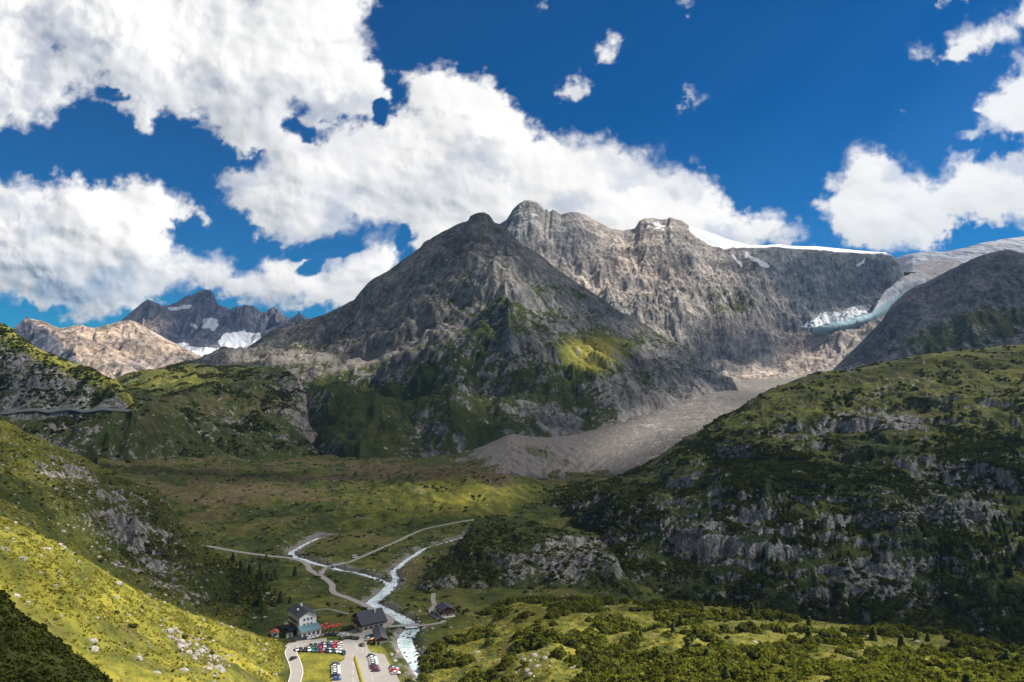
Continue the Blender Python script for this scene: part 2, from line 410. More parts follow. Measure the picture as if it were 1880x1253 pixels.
def attrs_valley(L):
    px, py = L.px, L.py; X, Y = L.X, L.Y
    n = fbm(X / 60, Y / 60, 5, 21); n2 = fbm(X / 12, Y / 12, 4, 22)
    far = sstep(600, 900, Y)
    tone = 0.42 + 0.25 * n + 0.15 * n2
    meadow = pmask(px, py, [(535,1200),(640,1203),(636,1213),(615,1224),(606,1270),(535,1270)], 3)
    tone = tone * (1 - meadow) + meadow * (0.72 + 0.25 * n2)
    strip = pmask(px, py, [(676,1182),(700,1182),(712,1202),(740,1262),(730,1262),(706,1206),(680,1200)], 3); tone = tone * (1 - strip) + 0.7 * strip
    hutg = pmask(px, py, [(770,1150),(830,1135),(880,1130),(860,1150),(810,1170),(780,1170)], 5); tone = np.where(hutg > .5, 0.45, tone)
    brown = 0.25 + 0.26 * far + 0.25 * emask(px, py, 480, 905, 200, 28) + 0.3 * emask(px, py, 820, 1060, 90, 30) - 0.5 * meadow - .5 * hutg - 0.6 * emask(px, py, 800, 930, 180, 46) + .45 * emask(px, py, 800, 866, 190, 15)  # band behind the mound is also browned to paint the shade there
    brown = brown + 0.6 * n; tone = tone + .16 * emask(px, py, 820, 915, 160, 34)
    scree = 0.42 * (1 - sstep(1.0, 9 + 8 * n2, L.ds)) + 0.35 * (1 - sstep(0, 16, L.ds)) * (0.5 + n2)
    scree += 0.3 * emask(px, py, 430, 1008, 110, 14) + 0.35 * pmask(px, py, [(700,1180),(740,1190),(790,1262),(745,1262),(715,1205)], 5) * (0.6 + n2)
    scree += 0.25 * emask(px, py, 760, 900, 90, 10) + .5 * emask(px, py, 660, 952, 34, 9, -12) * (.6 + n2) + .35 * emask(px, py, 600, 985, 40, 10) + .3 * sstep(.15, .5, fbm(X / 30, Y / 22, 4, 24)) * far + .4 * emask(px, py, 860, 1125, 60, 6)
    rock = -0.1 + 0.35 * sstep(0.35, 0.8, L.slope) + 0.15 * n
    shrub = 0.12 + 0.5 * n2 * (n > 0) + 0.5 * emask(px, py, 470, 1045, 70, 26) + .4 * emask(px, py, 520, 1110, 40, 18) - meadow * .5 - strip * .5 - hutg * .5 - 0.15 * far
    return pack(L, rock, tone, shrub, brown, 0, scree, 0.5, 1)
def build_valley():
    step = 2.4; u = np.arange(200, 1520, step)
    Yr = [250.0]
    while Yr[-1] < 1300: Yr.append(Yr[-1] + max(0.8, Yr[-1] ** 2 / FOC / 140 * 0.9 * 0.55))
    Yr = np.array(Yr); L = Layer(); L.name = 'valley_floor'
    Y = Yr[:, None] * np.ones(len(u)); X = Y * ((u - 940) / FOC)[None, :] * 1.02
    L.u = u
    Z, dr, ds = zval(X, Y)
    L.X, L.Y, L.Z, L.ds, L.dr = X, Y, Z, ds, dr
    L.px, L.py = proj(X, Y, Z)
    Xv = np.gradient(X, axis=1); Zu = np.gradient(Z, axis=1) / Xv; Zv = np.gradient(Z, axis=0) / np.gradient(Y, axis=0)
    L.slope = np.sqrt(Zu ** 2 + Zv ** 2); L.W = np.ones_like(X); L.V = (Y - 250) / 350
    ma, mb = attrs_valley(L); L.ma, L.mb = ma, mb
    nv, nu = X.shape
    me = np_mesh('valley_floor', np.stack([X.ravel(), Y.ravel(), Z.ravel()], 1), grid_faces(nv, nu), M_near, True, {'ma': ma.reshape(-1, 4), 'mb': mb.reshape(-1, 4)})
    L.obj = link(bpy.data.objects.new('valley_floor', me)); tag(L.obj, None, None, None, 'structure')
    LAYERS['valley_floor'] = L; return L

M_near0 = terrain_mat('hillside_turf_fine', 0.7, cracks=.7)
M_near = terrain_mat('valley_turf', 1.1, warm=(.25, .22, .18), cool=(.20, .20, .198), cracks=.7, big=.3)
M_scree = terrain_mat('scree_slope', 1.6, warm=(.22,.195,.175), cool=(.16,.158,.156), cracks=.3, big=.3)
M_mid = terrain_mat('alpine_slope', 1.8, cracks=.4, big=.25)
M_far = terrain_mat('mountain_rock', 4.5, warm=(0.19, 0.17, 0.145), cool=(0.098, 0.107, 0.115), cracks=0.0, big=.45, bstr=.4)
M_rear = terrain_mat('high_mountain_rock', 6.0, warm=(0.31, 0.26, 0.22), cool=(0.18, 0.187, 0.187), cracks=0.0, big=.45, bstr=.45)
M_dist = terrain_mat('distant_rock', 11.0, warm=(0.36, 0.275, 0.20), cool=(0.12, 0.125, 0.145), cracks=0.0, big=.45)
LV = build_valley()

def terrace(Z, X, Y, S, hard, s):
    q = (Z + 14 * fbm(X / 130, Y / 130, 4, s) + 3 * fbm(X / 22, Y / 22, 3, s + 2)) / S; f = q - np.floor(q)
    return (sstep(0.5 - hard, 0.5 + hard, f) - f) * S

# ---- base ground far beyond everything
base = np_mesh('ground', [(-60000, -20000, -160), (60000, -20000, -160), (60000, 60000, -160), (-60000, 60000, -160)], [(0, 1, 2, 3)], M_far, False,
               {'ma': np.tile([0.2, 0.2, 0.1, 0.3], (4, 1)), 'mb': np.tile([0, 0, 0.3, 1], (4, 1))})
tag(link(bpy.data.objects.new('ground', base)), None, None, None, 'structure')

# ---- far snowy peaks
def a_f1(L):
    n = fbm(L.X / 400, L.Y / 400, 4, 31); px, py = L.px + 9 * fbm(L.px / 16, L.py / 10, 5, 311), L.py + 5 * fbm(L.px / 22, L.py / 9, 5, 312)
    sn = np.maximum.reduce([pmask(px, py, [(298,626),(330,630),(400,642),(404,612),(440,610),(482,612),(470,635),(430,662),(400,668),(375,662),(340,648)], 4),
        pmask(px, py, [(303,564),(352,560),(348,566),(312,571)], 2), 0.8 * pmask(px, py, [(368,588),(383,582),(400,586),(403,600),(392,608),(375,604)], 3),
        pmask(px, py, [(345,590),(360,598),(366,604),(352,600)], 2)])
    return pack(L, 0.9 + 0.2 * n, 0.2, 0, 0.3, sn * 1.05 - 0.05, 0, np.clip(0.05 + 0.4 * emask(px, py, 270, 590, 50, 30), 0, 1), 1)
loft('far_peaks', 180, 640, 2, [
 ('p', [(180,700),(640,700)], [(180,5400),(640,5400)], .3, 0),
 ('p', [(180,660),(640,660)], [(180,5700),(640,5700)], .7, 0),
 ('p', [(180,640),(260,600),(350,610),(400,612),(480,612),(560,608),(640,625)], [(180,6400),(640,6400)], 1.0, 6),
 ('p', [(180,625),(225,587),(255,562),(272,551),(282,556),(298,563),(312,561),(325,556),(340,545),(355,541),(366,534),(378,532),(388,534),(393,541),(397,552),(405,562),(422,571),(430,566),(435,563),(443,565),(449,560),(456,561),(464,563),(475,571),(483,575),(495,572),(505,565),(512,572),(520,580),(528,586),(537,582),(547,576),(556,584),(575,600),(640,640)],
       [(180,7000),(640,7000)], .12, 0),
 ('z', [(180,200),(640,200)], [(180,7900),(640,7900)], .3, 0)], [20, 40, 70, 20],
 lambda X, Y, Z, gx, gy, V, u: erosion(X, Y, gx, gy, 520, 90, 4, 5) + 60 * (ridged(X / 500, Y / 500, 4, 6) - .5), a_f1, M_dist)
# ---- far left sunlit ridges
def a_f2(L):
    n = fbm(L.X / 250, L.Y / 250, 4, 33); px, py = L.px, L.py
    dark = pmask(px, py, [(20,600),(58,590),(90,610),(110,630),(160,680),(100,700),(20,660)], 4)  # rock cooled and darkened here to paint the shaded left face
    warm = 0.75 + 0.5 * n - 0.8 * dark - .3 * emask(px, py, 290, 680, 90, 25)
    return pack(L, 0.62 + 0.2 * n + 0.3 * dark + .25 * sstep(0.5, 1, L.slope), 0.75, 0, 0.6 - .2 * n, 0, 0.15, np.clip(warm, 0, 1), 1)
loft('far_ridge', -10, 440, 2, [
 ('p', [(-10,740),(440,740)], [(-10,3300),(440,3400)], .3, 0),
 ('p', [(-10,660),(100,690),(200,690),(300,690),(440,690)], [(-10,3900),(100,3600),(200,3500),(300,3700),(440,3800)], 1, 0),
 ('p', [(-10,625),(60,615),(120,640),(200,650),(300,660),(440,680)], [(-10,4400),(60,4200),(120,3800),(200,3900),(300,4200),(440,4300)], 1, 4),
 ('p', [(-10,640),(20,612),(35,600),(45,590),(55,587),(75,592),(92,600),(110,605),(128,602),(145,597),(152,598),(160,601),(175,603),(200,597),(225,590),(238,589),(250,592),(300,620),(340,640),(380,660),(400,672),(440,700)],
       [(-10,4800),(440,4800)], .12, 0),
 ('z', [(-10,150),(440,150)], [(-10,5300),(440,5300)], .2, 0)], [20, 50, 50, 16],
 lambda X, Y, Z, gx, gy, V, u: erosion(X, Y, gx, gy, 330, 55, 5, 7) + 25 * (ridged(X / 260, Y / 260, 4, 8) - .5), a_f2, M_dist)

# ---- rear mountain with the cirque cliff
def a_r(L):
    px, py = L.px + 5 * fbm(L.px / 12, L.py / 12, 4, 313), L.py + 4 * fbm(L.px / 14, L.py / 9, 4, 314); n = fbm(L.X / 300, L.Y / 300, 5, 35); n2 = fbm(L.X / 50, L.Y / 50, 4, 36)
    sn = np.maximum.reduce([pmask(px, py, [(1341,466),(1348,468),(1366,490),(1362,492)], 1.5), pmask(px, py, [(1363,460),(1372,466),(1385,473),(1396,478),(1413,490),(1408,492),(1388,482),(1370,472)], 2),
        pmask(px, py, [(1572,484),(1590,474),(1588,481),(1575,491)], 1.5), pmask(px, py, [(1262,418),(1300,430),(1335,441),(1375,452),(1330,457),(1305,452),(1285,440)], 2),
        0.55 * emask(px, py, 968, 395, 26, 32) * (0.75 + .5 * n2), 0.5 * emask(px, py, 1210, 415, 40, 12) * (0.8 + n2),
        pmask(px, py, [(1455,452),(1640,466),(1640,469),(1455,456)], 1)])
    ice = pmask(px, py, [(1466,598),(1490,586),(1510,572),(1540,572),(1575,558),(1600,560),(1598,576),(1560,588),(1520,598),(1480,606)], 4)
    sn = np.maximum(sn, ice * (0.6 + .1 * n2))
    pol = emask(px, py, 1430, 680, 110, 26) + emask(px, py, 1470, 640, 50, 30)
    warm = 0.42 + 0.45 * n + 0.3 * emask(px, py, 1150, 480, 180, 60) - 0.6 * pmask(px, py, [(1370,455),(1660,470),(1660,560),(1470,570),(1440,540)], 14) + 0.5 * pol - 0.35 * emask(px, py, 985, 420, 70, 50)  # cliff rock is cooled and darkened to deepen its shade
    gr = 1.15 * emask(px, py, 1200, 580, 200, 70) + .9 * emask(px, py, 1400, 550, 100, 40) + .5 * emask(px, py, 1080, 500, 80, 40)
    rock = 0.98 - 0.42 * gr + .25 * sstep(.7, 1.3, L.slope) + 0.25 * n
    return pack(L, np.clip(rock, 0, 1.1), 0.55 + .1 * n, 0.05, 0.55 - .3 * n, sn, 0.5 * pol + 0.2 + .6 * ice, np.clip(warm, 0, 1), 1)
loft('rear_mountain', 870, 1720, 1.5, [
 ('p', [(870,860),(1200,860),(1300,800),(1720,760)], [(870,2600),(1720,2600)], .2, 0),
 ('p', [(870,800),(1200,760),(1300,720),(1330,704),(1400,694),(1480,692),(1540,684),(1600,660),(1720,620)], [(870,2900),(1720,2900)], .5, 10),
 ('p', [(870,640),(1100,640),(1200,640),(1300,648),(1400,645),(1480,622),(1530,612),(1600,600),(1720,590)], [(870,3050),(1150,3100),(1300,3250),(1450,3300),(1720,3300)], 1, 10),
 ('p', [(870,540),(1000,540),(1100,560),(1200,570),(1300,580),(1400,590),(1480,585),(1540,575),(1620,560),(1720,560)], [(870,3300),(1100,3350),(1250,3300),(1400,3450),(1500,3500),(1720,3500)], 1.1, 10),
 ('p', [(870,470),(1000,480),(1100,480),(1200,490),(1300,510),(1400,520),(1480,545),(1540,550),(1620,545),(1720,550)], [(870,3700),(1100,3750),(1250,3600),(1400,3600),(1500,3620),(1720,3620)], .8, 10),
 ('p', [(870,430),(915,415),(930,405),(940,388),(952,375),(962,369),(972,368),(980,370),(988,373),(1000,387),(1004,385),(1010,391),(1014,387),(1020,388),(1030,396),(1040,393),(1050,391),(1064,392),(1075,396),(1088,404),(1100,412),(1120,421),(1145,424),(1165,421),(1170,414),(1174,407),(1185,402),(1200,401),(1215,404),(1226,403),(1230,399),(1240,403),(1255,409),(1262,413),(1290,440),(1310,452),(1330,456),(1345,454),(1375,456),(1400,456),(1420,454),(1450,457),(1500,458),(1560,464),(1600,466),(1620,465),(1636,468),(1647,477),(1654,488),(1659,500),(1662,514),(1668,560),(1690,620),(1720,640)],
       [(870,4200),(1250,4200),(1400,3850),(1500,3760),(1650,3720),(1720,3700)], .10, 0),
 ('z', [(870,600),(1260,700),(1400,500),(1720,400)], [(870,4900),(1720,4500)], .2, 0)], [10, 60, 90, 110, 150, 20],
 lambda X, Y, Z, gx, gy, V, u: erosion(X, Y, gx, gy, 190, 15, 6, 11, .62) + 50 * fbm(X / 450, Y / 300, 3, 113) + terrace(Z, X, Y, 110, .22, 114) * .3 + terrace(Z - .35 * X, X, Y, 44, .2, 115) * .34 + terrace(Z - .3 * X, X, Y, 18, .2, 116) * .3 + 34 * (ridged((X + .5 * Y) / 260, (Y - .3 * X) / 170, 6, 12, .55) - .5) + 30 * fbm(X / 190, Y / 190, 6, 112, .55), a_r, M_rear)
# snow field behind the cliff edge
loft('snow_field', 1255, 1680, 3, [
 ('p', [(1255,500),(1680,500)], [(1255,4220),(1400,3880),(1680,3800)], 0, 0),
 ('p', [(1255,412),(1275,420),(1310,431),(1335,441),(1375,452.5),(1400,453),(1430,451),(1450,454),(1500,455),(1560,461),(1600,465),(1625,466),(1640,475),(1655,500),(1680,560)], [(1255,4420),(1680,4300)], .2, 0),
 ('z', [(1255,800),(1680,800)], [(1255,5200),(1680,5200)], 0, 0)], [30, 10],
 lambda X, Y, Z, gx, gy, V, u: 6 * fbm(X / 120, Y / 120, 4, 13), lambda L: pack(L, 0, 0, 0, 0, 1.3, 0, 0, 1), M_rear)

# ---- glacier
def glacier_mat():
    t = NT('glacier_ice'); P = t.pos()
    mp = t.n('Mapping'); t.set(mp.inputs[0], P); mp.inputs['Rotation'].default_value = (0, 0, R_(-28)); mp.inputs['Scale'].default_value = (1, .12, .6)
    n1 = t.noise(mp.outputs[0], 0.03, 7, 0.7, .5); n2 = t.noise(P, 0.12, 5, .65); n3 = t.noise(P, 0.004, 3, .5)
    blue, dirt, _, _ = t.attr('mb')
    c = t.mix(t.mapr(n1, .40, .58), (0.17, 0.19, 0.25, 1), (0.62, 0.65, 0.71, 1))
    c = t.mix(t.mapr(t.math('ADD', blue, t.math('MULTIPLY', t.math('SUBTRACT', n2, .5), .6)), .3, .9), c, t.mix(n2, (0.16, 0.36, 0.46, 1), (0.50, 0.66, 0.72, 1)))
    c = t.mix(t.mapr(t.math('ADD', dirt, t.math('MULTIPLY', t.math('SUBTRACT', n1, .5), 1.0)), .35, .8), c, (0.30, 0.27, 0.27, 1))
    return t.surf(c, 0.6, t.math('ADD', n1, n2), 0.8, 14, .3)
M_ice = glacier_mat()
def a_g(L):
    px, py = L.px, L.py; n = fbm(L.X / 200, L.Y / 200, 4, 41)
    blue = 0.95 * pmask(px, py, [(1480,600),(1600,570),(1660,535),(1660,575),(1560,640),(1480,650)], 8)
    dirt = 0.42 + .4 * n + .25 * (ridged((L.X + .5 * L.Y) / 60, (L.Y - .5 * L.X) / 500, 4, 415) - .5) + .3 * emask(px, py, 1720, 500, 70, 20) - 0.5 * blue - .4 * (1 - sstep(0, 14, py - np.interp(px, [1664, 1880], [470, 442])))
    return (np.zeros(px.shape + (4,)), np.stack([blue, dirt, 0 * n, 0 * n + 1], -1))
loft('glacier', 1492, 2060, 2, [
 ('p', [(1492,670),(1515,665),(1540,650),(1590,630),(1625,600),(1660,580),(1750,540),(2060,520)], [(1492,3450),(1600,3450),(1660,3600),(1750,3800),(2060,3900)], .3, 0),
 ('p', [(1492,612),(1515,606),(1540,600),(1590,588),(1625,565),(1660,530),(1750,500),(2060,480)], [(1492,3330),(1505,3230),(1600,3300),(1660,3560),(1750,3900),(2060,4200)], 1, 0),
 ('p', [(1492,604),(1515,597),(1540,590),(1570,583),(1600,573),(1612,552),(1625,534),(1640,524),(1655,512),(1680,503),(1750,485),(2060,468)], [(1492,3350),(1505,3250),(1600,3380),(1655,3620),(1700,3950),(1750,4100),(2060,4400)], 1, 0),
 ('p', [(1492,650),(1600,610),(1635,570),(1650,540),(1662,508),(1675,488),(1700,484),(1750,475),(1800,462),(1880,452),(2060,446)], [(1492,3700),(1600,3900),(1660,4100),(1750,4300),(2060,4600)], 1, 0),
 ('p', [(1492,600),(1600,520),(1640,478),(1655,471),(1680,467),(1700,466),(1730,465),(1750,462),(1770,459),(1800,450),(1850,441),(1880,438),(2060,432)], [(1492,4600),(2060,5000)], .25, 0),
 ('z', [(1492,200),(2060,300)], [(1492,5000),(2060,5800)], .2, 0)], [60, 60, 50, 60, 10],
 lambda X, Y, Z, gx, gy, V, u: 11 * (ridged((X + .5 * Y) / 70, (Y - .5 * X) / 260, 5, 14) - .5) + 7 * (ridged(X / 34, Y / 34, 4, 15) - .5), a_g, M_ice)
# ---- dark shoulder right of the glacier
def a_d(L):
    px, py = L.px, L.py; n = fbm(L.X / 160, L.Y / 160, 5, 43)
    gr = emask(px, py, 1780, 610, 150, 40, -15)
    return pack(L, np.clip(0.95 - 0.55 * gr + .35 * n, 0, 1), 0.28, 0.1 + .2 * n, .35, 0, .25, 0.12 + .3 * emask(px, py, 1680, 540, 60, 14), 1)
loft('glacier_shoulder', 1470, 2060, 2, [
 ('p', [(1470,760),(2060,760)], [(1470,2000),(2060,1800)], .2, 0),
 ('p', [(1470,720),(1540,690),(1700,660),(2060,640)], [(1470,2300),(2060,2100)], .8, 0),
 ('p', [(1470,710),(1540,682),(1620,640),(1700,600),(1800,560),(2060,540)], [(1470,2450),(2060,2350)], 1, 10),
 ('p', [(1470,705),(1530,680),(1540,670),(1560,650),(1590,620),(1620,590),(1630,572),(1640,560),(1660,540),(1680,528),(1700,521),(1720,511),(1740,500),(1760,489),(1780,479),(1800,472),(1820,466),(1835,462),(1850,461),(1865,464),(1885,466),(2060,480)], [(1470,2800),(2060,2800)], .15, 0),
 ('z', [(1470,200),(2060,200)], [(1470,3300),(2060,3500)], .2, 0)], [10, 60, 90, 12],
 lambda X, Y, Z, gx, gy, V, u: erosion(X, Y, gx, gy, 220, 26, 6, 17, .55) + 16 * (ridged(X / 120, Y / 120, 5, 18) - .5), a_d, M_far)

# ---- middle mountain
def a_m(L):
    px, py = L.px, L.py; n = fbm(L.X / 180, L.Y / 180, 5, 45); n2 = fbm(L.X / 35, L.Y / 35, 4, 46)
    low = sstep(540, 720, py) * (1 - .5 * sstep(1060, 1200, px))
    gr = 0.5 * low + 0.45 * emask(px, py, 1090, 650, 70, 40) + .4 * emask(px, py, 1180, 620, 90, 30) + .35 * emask(px, py, 960, 600, 120, 110) + .35 * emask(px, py, 780, 780, 120, 60) + .7 * emask(px, py, 630, 770, 90, 80)
    path = emask(px, py, 700, 650, 120, 12, -18) + emask(px, py, 815, 575, 60, 9, -30) + emask(px, py, 540, 655, 110, 14)
    rock = 0.80 - 0.72 * gr - .22 * emask(px, py, 900, 620, 330, 130) + .45 * sstep(.8, 1.6, L.slope) + 0.45 * n + .2 * n2 - .3 * path
    base_ = emask(px, py, 1210, 775, 90, 40, -25) 
    warm = 0.35 + .3 * n + .45 * emask(px, py, 700, 560, 260, 80, -30) + .3 * path + .3 * base_
    return pack(L, np.clip(rock + .4 * base_, 0, 1.1), 0.36 + .1 * n + .45 * emask(px, py, 1090, 650, 60, 35) + .2 * path - .1 * low, 0.34 * low + .25 * n, .32 + .2 * path, 0, np.clip(.2 + .55 * path + .5 * base_, 0, 1), np.clip(warm, 0, 1), 1)
def d_m(X, Y, Z, gx, gy, V, u):
    e = erosion(X, Y, gx, gy, 170, 12, 6, 19, .55)
    q = fbm(X / 420, Y / 260, 3, 121)
    return e + 26 * (ridged((X - .5 * Y) / 230, (Y + .2 * X) / 170, 6, 20, .5) - .5) + 20 * fbm(X / 110, Y / 110, 6, 120, .52) + 75 * q + terrace(Z, X, Y, 85, .22, 122) * .28 + terrace(Z + .3 * X, X, Y, 30, .25, 123) * .25 + terrace(Z - .2 * X, X, Y, 13, .25, 125) * .2
loft('mountain', 330, 1440, 1.5, [
 ('p', [(330,900),(1440,900)], [(330,1900),(560,1400),(640,1150),(870,1200),(1150,1350),(1300,1700),(1440,2100)], .2, 0),
 ('p', [(330,760),(430,740),(560,800),(640,850),(720,848),(870,834),(940,822),(1060,830),(1150,800),(1220,780),(1300,765),(1440,775)], [(330,2100),(430,2000),(560,1500),(640,1250),(870,1300),(1060,1400),(1150,1500),(1300,1900),(1440,2300)], .5, 10),
 ('p', [(330,700),(430,690),(500,700),(600,722),(700,740),(800,730),(900,722),(1000,715),(1100,705),(1200,710),(1300,740),(1440,775)], [(330,2200),(430,2100),(560,1700),(680,1500),(760,1540),(830,1470),(900,1580),(960,1560),(1070,1600),(1160,1700),(1300,2050),(1440,2350)], 1, 10),
 ('p', [(330,690),(430,672),(500,672),(560,676),(620,690),(680,675),(760,645),(850,615),(930,590),(1000,610),(1100,640),(1200,668),(1300,712),(1440,770)], [(330,2300),(430,2250),(620,1960),(700,1950),(760,1900),(880,1860),(950,1800),(1010,1800),(1080,1860),(1200,2100),(1300,2200),(1440,2400)], 1, 10),
 ('p', [(330,685),(430,664),(500,645),(600,628),(700,580),(800,520),(870,480),(930,490),(980,530),(1050,580),(1150,630),(1250,675),(1300,700),(1440,768)], [(330,2400),(430,2350),(600,2330),(760,2300),(880,2250),(950,2190),(1010,2170),(1100,2230),(1300,2300),(1440,2450)], 1, 10),
 ('p', [(330,720),(430,661),(450,645),(470,630),(485,618),(500,608),(525,598),(550,590),(575,582),(600,573),(625,562),(650,550),(657,540),(665,530),(675,520),(685,512),(697,506),(710,499),(725,490),(740,480),(755,470),(770,460),(778,450),(790,445),(800,438),(820,428),(840,418),(850,415),(860,411),(863,405),(872,400),(880,397),(890,396),(898,399),(903,405),(908,412),(915,414),(930,422),(945,440),(960,453),(975,460),(990,470),(1015,490),(1040,508),(1060,522),(1080,535),(1105,553),(1130,570),(1150,580),(1165,585),(1185,600),(1205,615),(1230,628),(1260,640),(1300,665),(1320,690),(1335,712),(1350,730),(1380,750),(1440,790)],
       [(330,2600),(700,2550),(880,2600),(1000,2500),(1200,2450),(1340,2380),(1440,2480)], .10, 0),
 ('z', [(330,150),(700,350),(1000,350),(1440,100)], [(330,2900),(880,3000),(1440,2800)], .3, 0)], [10, 110, 120, 120, 140, 20],
 d_m, a_m, M_far)

# ---- moraine and gravel of the old glacier bed
def a_c(L):
    px, py = L.px, L.py; n = fbm(L.X / 60, L.Y / 60, 5, 47)
    gs = 1 - sstep(-30, 30, px - 868 - (py - 835) * 1.5 + 45 * n); gs = np.maximum(gs, .75 * sstep(878, 892, py + 14 * n))
    st_ = sstep(.12, .5, fbm(L.X / 5, L.Y / 130, 4, 471)) * sstep(1400, 1150, L.Y); gs = np.clip(np.maximum(gs, .6 * emask(px, py, 1000, 835, 60, 10, 20)) + .42 * st_, 0, 1)
    return pack(L, 0.12 + 0.42 * sstep(1080, 1220, px) * (1 - sstep(0, 60, px - 1330)) + .3 * n, 0.36, 0.1 * gs, .35 + .2 * n, 0, np.clip(1.05 - 0.85 * gs + .3 * n, 0, 1.1), 0.55, 1)
def d_c(X, Y, Z, gx, gy, V, u):
    return erosion(X, Y, gx * 3, gy * 3, 24, 4.2, 4, 23, .5) * (Y < 1700) + 2.5 * fbm(X / 50, Y / 50, 5, 24) * (1 + (Y > 1600) * 2)
loft('moraine', 640, 1600, 2, [
 ('p', [(640,960),(1600,960)], [(640,900),(1600,850)], .1, 0),
 ('p', [(640,905),(860,896),(960,898),(1110,893),(1200,870),(1300,850),(1600,800)], [(640,960),(1600,960)], .6, 0),
 ('p', [(640,864),(700,852),(760,846),(820,840),(860,833),(900,816),(930,802),(940,799),(952,801),(975,804),(1000,806),(1060,801),(1120,785),(1200,766),(1300,742),(1600,735)], [(640,1150),(860,1180),(940,1250),(1060,1330),(1200,1500),(1300,1750),(1600,1900)], .5, 0),
 ('p', [(640,900),(900,845),(960,822),(1060,798),(1120,779),(1200,753),(1300,722),(1340,715),(1420,712),(1600,710)], [(640,1300),(940,1400),(1060,1450),(1120,1580),(1200,1750),(1300,2100),(1340,2300),(1600,2400)], .8, 0),
 ('p', [(640,900),(940,840),(1120,800),(1250,735),(1300,712),(1340,700),(1420,693),(1500,692),(1600,692)], [(640,2000),(1120,2400),(1340,2950),(1600,3000)], .8, 0)], [10, 120, 60, 70],
 d_c, a_c, M_scree)

# ---- green slope on the left
def a_lh(L):
    px, py = L.px, L.py; n = fbm(L.X / 110, L.Y / 110, 5, 49); n2 = fbm(L.X / 24, L.Y / 24, 4, 50)
    crest = emask(px, py, 310, 690, 100, 26)
    rock = 0.06 + .42 * sstep(.55, 1.1, L.slope) + .38 * n + .2 * n2 + .15 * emask(px, py, 500, 690, 90, 30)
    return pack(L, rock, 0.30 + .2 * n2 + .25 * crest + .15 * n, 0.22 + .3 * n - .3 * crest, .28 - .3 * n + .25 * emask(px, py, 450, 740, 150, 25), 0, .08, .35, 1)
def d_lh(X, Y, Z, gx, gy, V, u):
    return erosion(X, Y, gx, gy, 120, 11, 5, 25, .55) + 16 * fbm(X / 160, Y / 160, 5, 26) + 5 * (ridged(X / 40, Y / 40, 4, 27) - .5)
loft('green_slope', -300, 700, 2, [
 ('p', [(-300,1040),(290,960),(700,900)], [(-300,820),(0,860),(290,980),(500,1000),(700,1160)], .2, 0),
 ('p', [(-300,1000),(0,960),(290,912),(420,902),(520,884),(600,866),(650,852),(700,850)], [(-300,880),(0,930),(290,1040),(500,1080),(600,1130),(700,1200)], .5, 0),
 ('p', [(-300,780),(0,766),(240,758),(330,762),(400,780),(500,800),(560,822),(600,845),(650,853),(700,862)], [(-300,1055),(0,1080),(240,1128),(300,1200),(400,1300),(560,1350),(700,1350)], 1, 20),
 ('p', [(-300,720),(0,730),(240,720),(340,715),(400,720),(480,730),(540,760),(600,830),(700,880)], [(-300,1500),(240,1500),(560,1500),(700,1500)], 1, 20),
 ('p', [(-300,680),(0,690),(170,696),(215,695),(235,684),(260,682),(300,676),(340,668),(380,668),(400,674),(430,670),(480,672),(520,678),(545,692),(565,725),(600,800),(640,850),(700,890)], [(-300,1900),(300,1800),(480,1750),(560,1600),(700,1500)], .25, 0),
 ('z', [(-300,100),(700,20)], [(-300,2200),(700,1700)], .3, 0)], [10, 110, 80, 70, 16],
 d_lh, a_lh, M_mid)

# ---- rocky spur above the pass road
def a_a(L):
    px, py = L.px, L.py; n = fbm(L.X / 60, L.Y / 60, 5, 51); n2 = fbm(L.X / 14, L.Y / 14, 4, 52)
    cr = 1 - sstep(0, 40, py - np.interp(px, [-300, 0, 40, 100, 170, 215, 245], [560, 597, 625, 655, 680, 700, 735]))
    return pack(L, 0.58 - .45 * cr + .35 * n + .15 * n2, 0.40 + .3 * cr + .1 * n, 0.42 - .3 * cr - .3 * n, .15, 0, .05, .15, 1)
loft('rocky_spur', -300, 258, 1.8, [
 ('p', [(-300,850),(258,850)], [(-300,1030),(0,1052),(240,1090),(258,1095)], 0, 0),
 ('p', [(-300,777),(0,773),(258,773)], [(-300,1062),(0,1083),(240,1130),(258,1134)], .1, 0),
 ('p', [(-300,762),(0,757),(60,754),(120,754),(240,752),(258,764)], [(-300,1080),(0,1095),(240,1140),(258,1145)], .4, 0),
 ('p', [(-300,620),(0,640),(60,665),(130,690),(200,712),(235,735),(258,763)], [(-300,1230),(0,1210),(130,1210),(240,1160),(258,1150)], 1, 10),
 ('p', [(-300,560),(0,596),(20,604),(40,622),(60,636),(80,647),(100,653),(115,660),(130,664),(150,672),(170,680),(190,690),(205,697),(215,701),(225,712),(235,722),(245,736),(252,756),(258,764)], [(-300,1330),(130,1300),(240,1200),(258,1170)], .25, 0),
 ('z', [(-300,90),(258,60)], [(-300,1500),(258,1350)], .3, 0)], [6, 10, 110, 50, 12],
 lambda X, Y, Z, gx, gy, V, u: (erosion(X, Y, gx, gy, 60, 7, 5, 29, .6) + 7 * (ridged(X / 45, Y / 45, 5, 30) - .5) + terrace(Z, X, Y, 26, .2, 91) * .5), a_a, M_mid)

